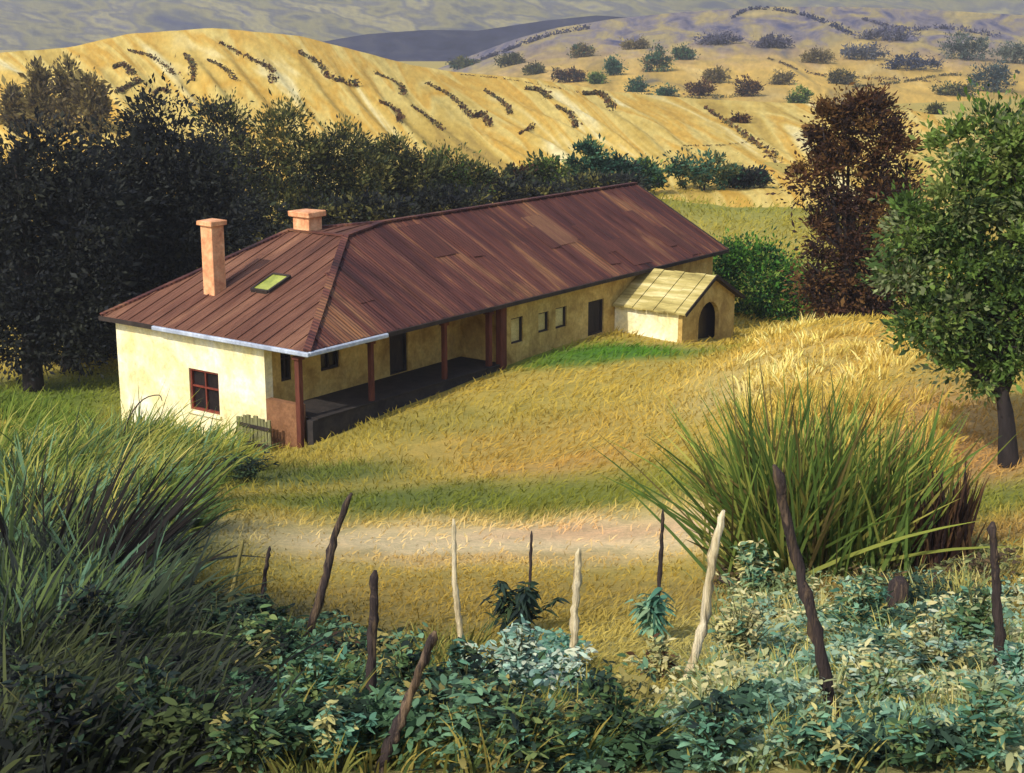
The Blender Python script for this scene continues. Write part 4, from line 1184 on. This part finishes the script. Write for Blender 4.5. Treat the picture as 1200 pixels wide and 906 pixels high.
tag(np_mesh('tall_grass', v, f, GRASS, cols=cc), 'long rank grass leaning right on the near bank', 'grass', kind='stuff')

# ------------------------------------------------------------------ fan of giant grass
def fan(name, label, px, py, n, Lr, spread, W, pal, depth_sp=.35, group=None, tilt=0.0, cat='grass clump', wob=.5):
    b = hit(px, py); pal = np.array(pal)
    a = np.clip(rng.normal(size=n) * spread, -1.9 * spread, 1.9 * spread) + tilt
    e = rng.normal(size=n) * depth_sp
    d = np.stack([np.sin(a), e, np.cos(a)], -1)
    base = np.array(list(b)) + np.stack([rng.normal(size=n) * wob, rng.normal(size=n) * wob * .7, np.zeros(n)], -1)
    base[:, 2] = ground_z(base[:, 0], base[:, 1]) - .05
    L = rng.uniform(*Lr, n) * np.where(rng.random(n) < .25, 1.15, 1)
    c = pal[rng.integers(0, len(pal), n)] * (1 + rng.normal(size=(n, 1)) * .15)
    lo = L < Lr[0] + .35 * (Lr[1] - Lr[0]); c[lo] *= np.array([.62, .70, .72])
    v, f, cc = blades(base, unit(d), L, W * rng.uniform(.6, 1.3, n), rng.uniform(.02, .16, n), c, 6, tipcol=np.clip(c * np.array([1.1, 1.15, .95]), 0, 1))
    o = np_mesh(name, v, f, GRASS, cols=cc, loc=tuple(b))
    return tag(o, label, cat, group)
FG = [S(98, 118, 58), S(116, 132, 66), S(80, 100, 54), S(140, 146, 74), S(104, 92, 58), S(160, 154, 84), S(88, 110, 56)]
fan('giant_grass', 'tall fan of giant green grass blades behind the longest dark pole', 925, 672, 950, (1.3, 4.0), .40, .085, FG, .3)
fan('giant_grass', 'upright right half of the giant grass beside the brown dry shrub', 1015, 668, 480, (1.2, 3.1), .20, .08, FG, .3, tilt=.05)
fan('dry_shrub', 'pointed dry brown shrub right of the giant grass', 1106, 668, 300, (.8, 2.0), .13, .09, [S(70, 52, 48), S(52, 42, 44), S(98, 72, 54)], .14, cat='shrub', wob=.18)

# low leafy undergrowth between the plants
def under(poly, n, leaf, pal, hgt, cut=-.30):
    hgt *= 1.25
    q = px_scatter(poly, n); pal = np.array(pal)
    cn = np.clip(((field_noise(q[:, 0], q[:, 1], 1.9, 51) * 1.9 + 1) / 2 * len(pal) + rng.normal(size=n) * .55), 0, len(pal) - 1).astype(int)
    keep = field_noise(q[:, 0], q[:, 1], 2.9, 57) + rng.normal(size=n) * .12 > cut
    q, cn = q[keep], cn[keep]; n = len(q)
    hz_ = np.clip(.5 + .9 * field_noise(q[:, 0], q[:, 1], 2.2, 53), .12, 1.3)
    q[:, 2] += rng.random(n) ** .7 * hgt * hz_
    a = rng.uniform(0, 6.28, n)
    d = unit(np.stack([np.cos(a), np.sin(a) - .2, rng.uniform(-.1, 1.0, n)], -1))
    L = leaf * np.clip(np.exp(rng.normal(size=n) * .42), .35, 1.8)
    return blades(q, d, L, L * rng.uniform(.3, .55, n), rng.uniform(.05, .5, n), pal[cn] * (1 + rng.normal(size=(n, 1)) * .16), 3, 'leaf', faceto=np.tile(np.array([0, -.2, 1.]), (n, 1)))
UG = [
    under([(0, 700), (250, 690), (340, 770), (330, 906), (0, 906)], 11000, .09, [S(34, 38, 38), S(44, 50, 44), S(56, 68, 48), S(38, 42, 42), S(72, 84, 52)], .55),  # leaf colours darkened to carry the painted shade at lower left
    under([(280, 740), (420, 750), (520, 800), (760, 820), (770, 906), (260, 906)], 24000, .085, [S(40, 54, 44), S(60, 84, 58), S(84, 116, 84), S(104, 138, 108), S(46, 58, 48), S(150, 140, 84)], .5),
    under([(540, 790), (680, 770), (690, 840), (560, 850)], 5200, .085, PT + TL[:2], .5),
    under([(770, 830), (840, 800), (860, 690), (1200, 690), (1200, 906), (760, 906)], 30000, .085, [S(52, 72, 60), S(74, 102, 80), S(112, 146, 122), S(150, 176, 150), S(172, 176, 128), S(206, 200, 150), S(120, 140, 100)], .42),
    under([(840, 650), (1190, 650), (1190, 700), (840, 700)], 5200, .10, [S(110, 92, 66), S(84, 72, 58), S(120, 128, 84), S(160, 148, 96)], .35),
]
v, f, cc = join(UG)
tag(np_mesh('undergrowth', v, f, LEAF, cols=cc, smooth=True), 'tangled low leafy undergrowth along the fence', 'undergrowth', kind='stuff')

# arching stem in front of the lit wall
b = hit(136, 552); d = b.y
w = [b, P(142, 520, d), P(152, 488, d), P(168, 468, d), P(186, 463, d), P(190, 470, d)]
w = curve_pts(w, 18)
bm = bmesh.new(); tube(bm, [p - b for p in w], [.03 * (1 - .6 * i / (len(w) - 1)) for i in range(len(w))], 6)
tag(bm_obj('arching_stem', bm, M['dark_pole'], loc=b), 'single dark stem arching over in front of the lit end wall', 'stem')

# ------------------------------------------------------------------ leafy plants of the foreground
def plant(kind, label, px, py, h, w, pal, n=160, leaf=.22, group='leafy plants along the fence'):
    """h, w in picture units; py is the foot"""
    b = hit(px, py); d = b.y; s = d / F; H = h * s; R = w * s
    arch = kind == 'curly_plant'
    root = empty(kind, b); tag(root, label, 'plant', group); n = int(n * 3.2); leaf *= .52; H *= 1.1; R *= 1.15
    pal = np.array(pal)
    ns = max(5, n // 22)
    a = rng.uniform(0, 6.28, ns); tilt = rng.uniform(.1, 1, ns)
    if arch: R *= 1.25
    tips = np.stack([np.cos(a) * R * tilt, np.sin(a) * R * tilt * .7, H * (1.05 - .55 * tilt ** 2) * rng.uniform(.7, 1.1, ns)], -1)
    bm = bmesh.new()
    for t in tips:
        q = curve_pts([Vector((0, 0, -.1)), Vector((t[0] * .35, t[1] * .35, t[2] * .6)), Vector(t)], 6)
        tube(bm, q, [.016 * (1 - .7 * i / (len(q) - 1)) for i in range(len(q))], 5)
    bm_obj('stems', bm, M['stem_'], root)
    k = rng.integers(0, ns, n); t = rng.uniform(.3, 1.02, n)[:, None]
    mid = tips[k] * np.array([.35, .35, .6])
    pos = 2 * t * (1 - t) * mid + t * t * tips[k]
    ang = rng.uniform(0, 6.28, n)
    dr = unit(np.stack([np.cos(ang), np.sin(ang) * .9 - .15, rng.uniform(-.1, .9, n)], -1))
    cl = pal[rng.integers(0, len(pal), ns)]
    c = np.where((rng.random(n) < .65)[:, None], cl[k], pal[rng.integers(0, len(pal), n)]) * (1 + rng.normal(size=(n, 1)) * .14)
    L = leaf * rng.uniform(.55, 1.3, n)
    fc = np.tile(np.array([0, -.2, 1.]), (n, 1))
    v, f, cc = blades(pos, dr, L, L * rng.uniform(.3, .5, n), rng.uniform(.05, .5, n) + (.55 if arch else 0), c, 4, 'leaf', faceto=fc)
    np_mesh('foliage', v, f, LEAF, root, cols=cc, smooth=True)
    return root
M['stem_'] = patchy('plant_stem', [(.3, S(60, 64, 40)), (.7, S(98, 98, 60))], 6)
PL = [
    ('shrub', 'dark shrub filling the bottom left corner', 60, 900, 120, 80, DK + BLACKG, 260, .20),  # lower left shrubs coloured dark as part of the painted shade
    ('shrub', 'dark shrub with olive leaf tips right of the corner shrub', 190, 890, 110, 70, DK + MD[:1], 240, .20),
    ('shrub', 'dark shrub behind the corner shrubs under the leaning grass', 110, 800, 110, 80, DK + BLACKG, 260, .24),
    ('shrub', 'dark green shrub at the foot of the thin olive stake', 255, 790, 90, 60, DK, 220, .22),
    ('shrub', 'mid green shrub between thin olive stake and knotty post', 325, 800, 85, 55, MD + DK[:2], 220, .22),
    ('shrub', 'dark shrub at the foot of the short dark stake', 300, 750, 60, 50, DK, 180, .24),
    ('leafy_plant', 'teal green plant below the knotty leaning post', 372, 850, 90, 60, TL + MD, 220, .21),
    ('leafy_plant', 'brown leaved plant at the foot of the knotty leaning post', 395, 780, 36, 34, BR + DK[:1], 90, .22),
    ('leafy_plant', 'teal and cream plant left of the upright pointed post', 395, 900, 80, 60, TL[:3] + CR[:1] + DK[:1], 200, .18),
    ('leafy_plant', 'dark green plant between the two dark lower posts', 480, 860, 100, 50, DK + MD[:2], 220, .19),
    ('leafy_plant', 'mid green plant in the bottom edge below the slanting post', 300, 905, 80, 60, DK + MD, 200, .18),
    ('leafy_plant', 'dark glossy plant right of the slanting post', 545, 860, 110, 60, DK + TL[:1], 240, .20),
    ('leafy_plant', 'pale teal white plant glowing left of the bleached post', 610, 835, 105, 52, PT, 260, .19),
    ('leafy_plant', 'green plant under the pale teal white plant', 620, 900, 80, 70, MD + DK + TL[:1], 240, .18),
    ('curly_plant', 'curly dark green plant around the thin dark stake', 612, 742, 62, 44, DK, 120, .30),
    ('leafy_plant', 'dark green plant at the foot of the bleached post', 700, 856, 70, 44, DK + MD[:1], 200, .20),
    ('leafy_plant', 'broad green plant right below the bleached post', 720, 890, 90, 62, MD + DK[:2], 220, .19),
    ('curly_plant', 'curly teal plant around the second thin dark stake', 765, 752, 66, 34, TL, 90, .30),
    ('leafy_plant', 'cream and brown plant at the crooked white post foot', 770, 800, 50, 36, CR + BR[:1], 130, .18),
    ('leafy_plant', 'dark blue green plant on the bottom edge left of the long pole', 838, 905, 90, 60, DK + TL[:2], 240, .18),
    ('leafy_plant', 'cream leaved plant between crooked white post and long pole', 868, 790, 88, 55, CR + TL[:1], 240, .18),
    ('leafy_plant', 'teal flecked plant in front of the giant grass', 880, 700, 60, 50, CR[:2] + TL + MD[:2], 190, .24),
    ('leafy_plant', 'teal plant right of the long leaning pole', 1000, 750, 80, 44, TL + CR[:1] + MD[:1], 220, .21),
    ('leafy_plant', 'pale teal plant right of the long pole foot', 1030, 850, 84, 60, TL + CR + PT[:1], 260, .18),
    ('leafy_plant', 'cream grey plant below the dark stump', 1090, 800, 84, 55, CR + PT + TL[:1], 240, .19),
    ('leafy_plant', 'dark teal plant at the bottom right of the long pole', 960, 905, 74, 60, DK[:2] + TL + CR[:1], 220, .18),
    ('leafy_plant', 'grey green plant filling the bottom right corner', 1150, 900, 100, 70, TL[:3] + CR[2:] + MD[:1], 280, .19),
    ('leafy_plant', 'grey green plant beside the thick post at right edge', 1140, 770, 80, 45, MD + TL[:2] + CR[2:], 220, .22),
    ('leafy_plant', 'silver plant at the foot of the thick right edge post', 1195, 830, 80, 45, PT + TL + CR[:1], 220, .19),
    ('leafy_plant', 'green plant on the bottom edge near the silver plant', 1070, 905, 60, 50, MD + TL[:1] + DK[:1], 180, .17),
    ('shrub', 'low dark shrub by the plank screen at the house corner', 290, 566, 34, 44, DK, 160, .26),
]
for a in PL: plant(*a)

# ------------------------------------------------------------------ air
bm = bmesh.new(); box(bm, -4600, 4600, -120, 4300, -30, 330)
hz = bpy.data.materials.new('haze'); hz.use_nodes = True
nt = hz.node_tree; nt.nodes.clear()
out = nt.nodes.new('ShaderNodeOutputMaterial'); vol = nt.nodes.new('ShaderNodeVolumePrincipled')
vol.inputs['Color'].default_value = (.90, .90, .95, 1); vol.inputs['Density'].default_value = .00034; vol.inputs['Anisotropy'].default_value = .2
nt.links.new(vol.outputs[0], out.inputs['Volume'])
tag(bm_obj('haze', bm, hz), 'thin pale air over the valley', 'haze', kind='stuff')

# ------------------------------------------------------------------ light, sky, camera
sd = Vector((-.635, -.772, 0)).normalized(); EL = math.radians(40)
sv = Vector((sd.x * math.cos(EL), sd.y * math.cos(EL), math.sin(EL)))
su = bpy.data.lights.new('sun', 'SUN'); su.energy = 3.0; su.angle = math.radians(.6); su.color = (1, .93, .79)
so = bpy.data.objects.new('sun', su); so.rotation_euler = sv.to_track_quat('Z', 'Y').to_euler(); so.location = (0, 0, 80); link(so)
w = bpy.data.worlds.new('World'); scn.world = w; w.use_nodes = True
nt = w.node_tree
sky = nt.nodes.new('ShaderNodeTexSky'); sky.sky_type = 'NISHITA'; sky.sun_disc = False
sky.sun_elevation = EL; sky.sun_rotation = math.atan2(sv.x, sv.y); sky.dust_density = 2.0
nt.links.new(sky.outputs[0], nt.nodes['Background'].inputs['Color']); nt.nodes['Background'].inputs['Strength'].default_value = .15
cam = bpy.data.cameras.new('camera'); co = bpy.data.objects.new('camera', cam); link(co)
cam.sensor_width = 36; cam.lens = F / 1200 * 36; cam.clip_end = 12000; cam.clip_start = .1
co.location = (0, 0, HC); co.rotation_euler = (math.pi / 2 - PITCH, 0, 0)
scn.camera = co
scn.view_settings.view_transform = 'Standard'; scn.view_settings.look = 'None'; scn.view_settings.exposure = 0.42; scn.view_settings.gamma = 1
scn.cycles.max_bounces = 6; scn.cycles.volume_bounces = 0; scn.cycles.use_denoising = True
scn.cycles.transparent_max_bounces = 4
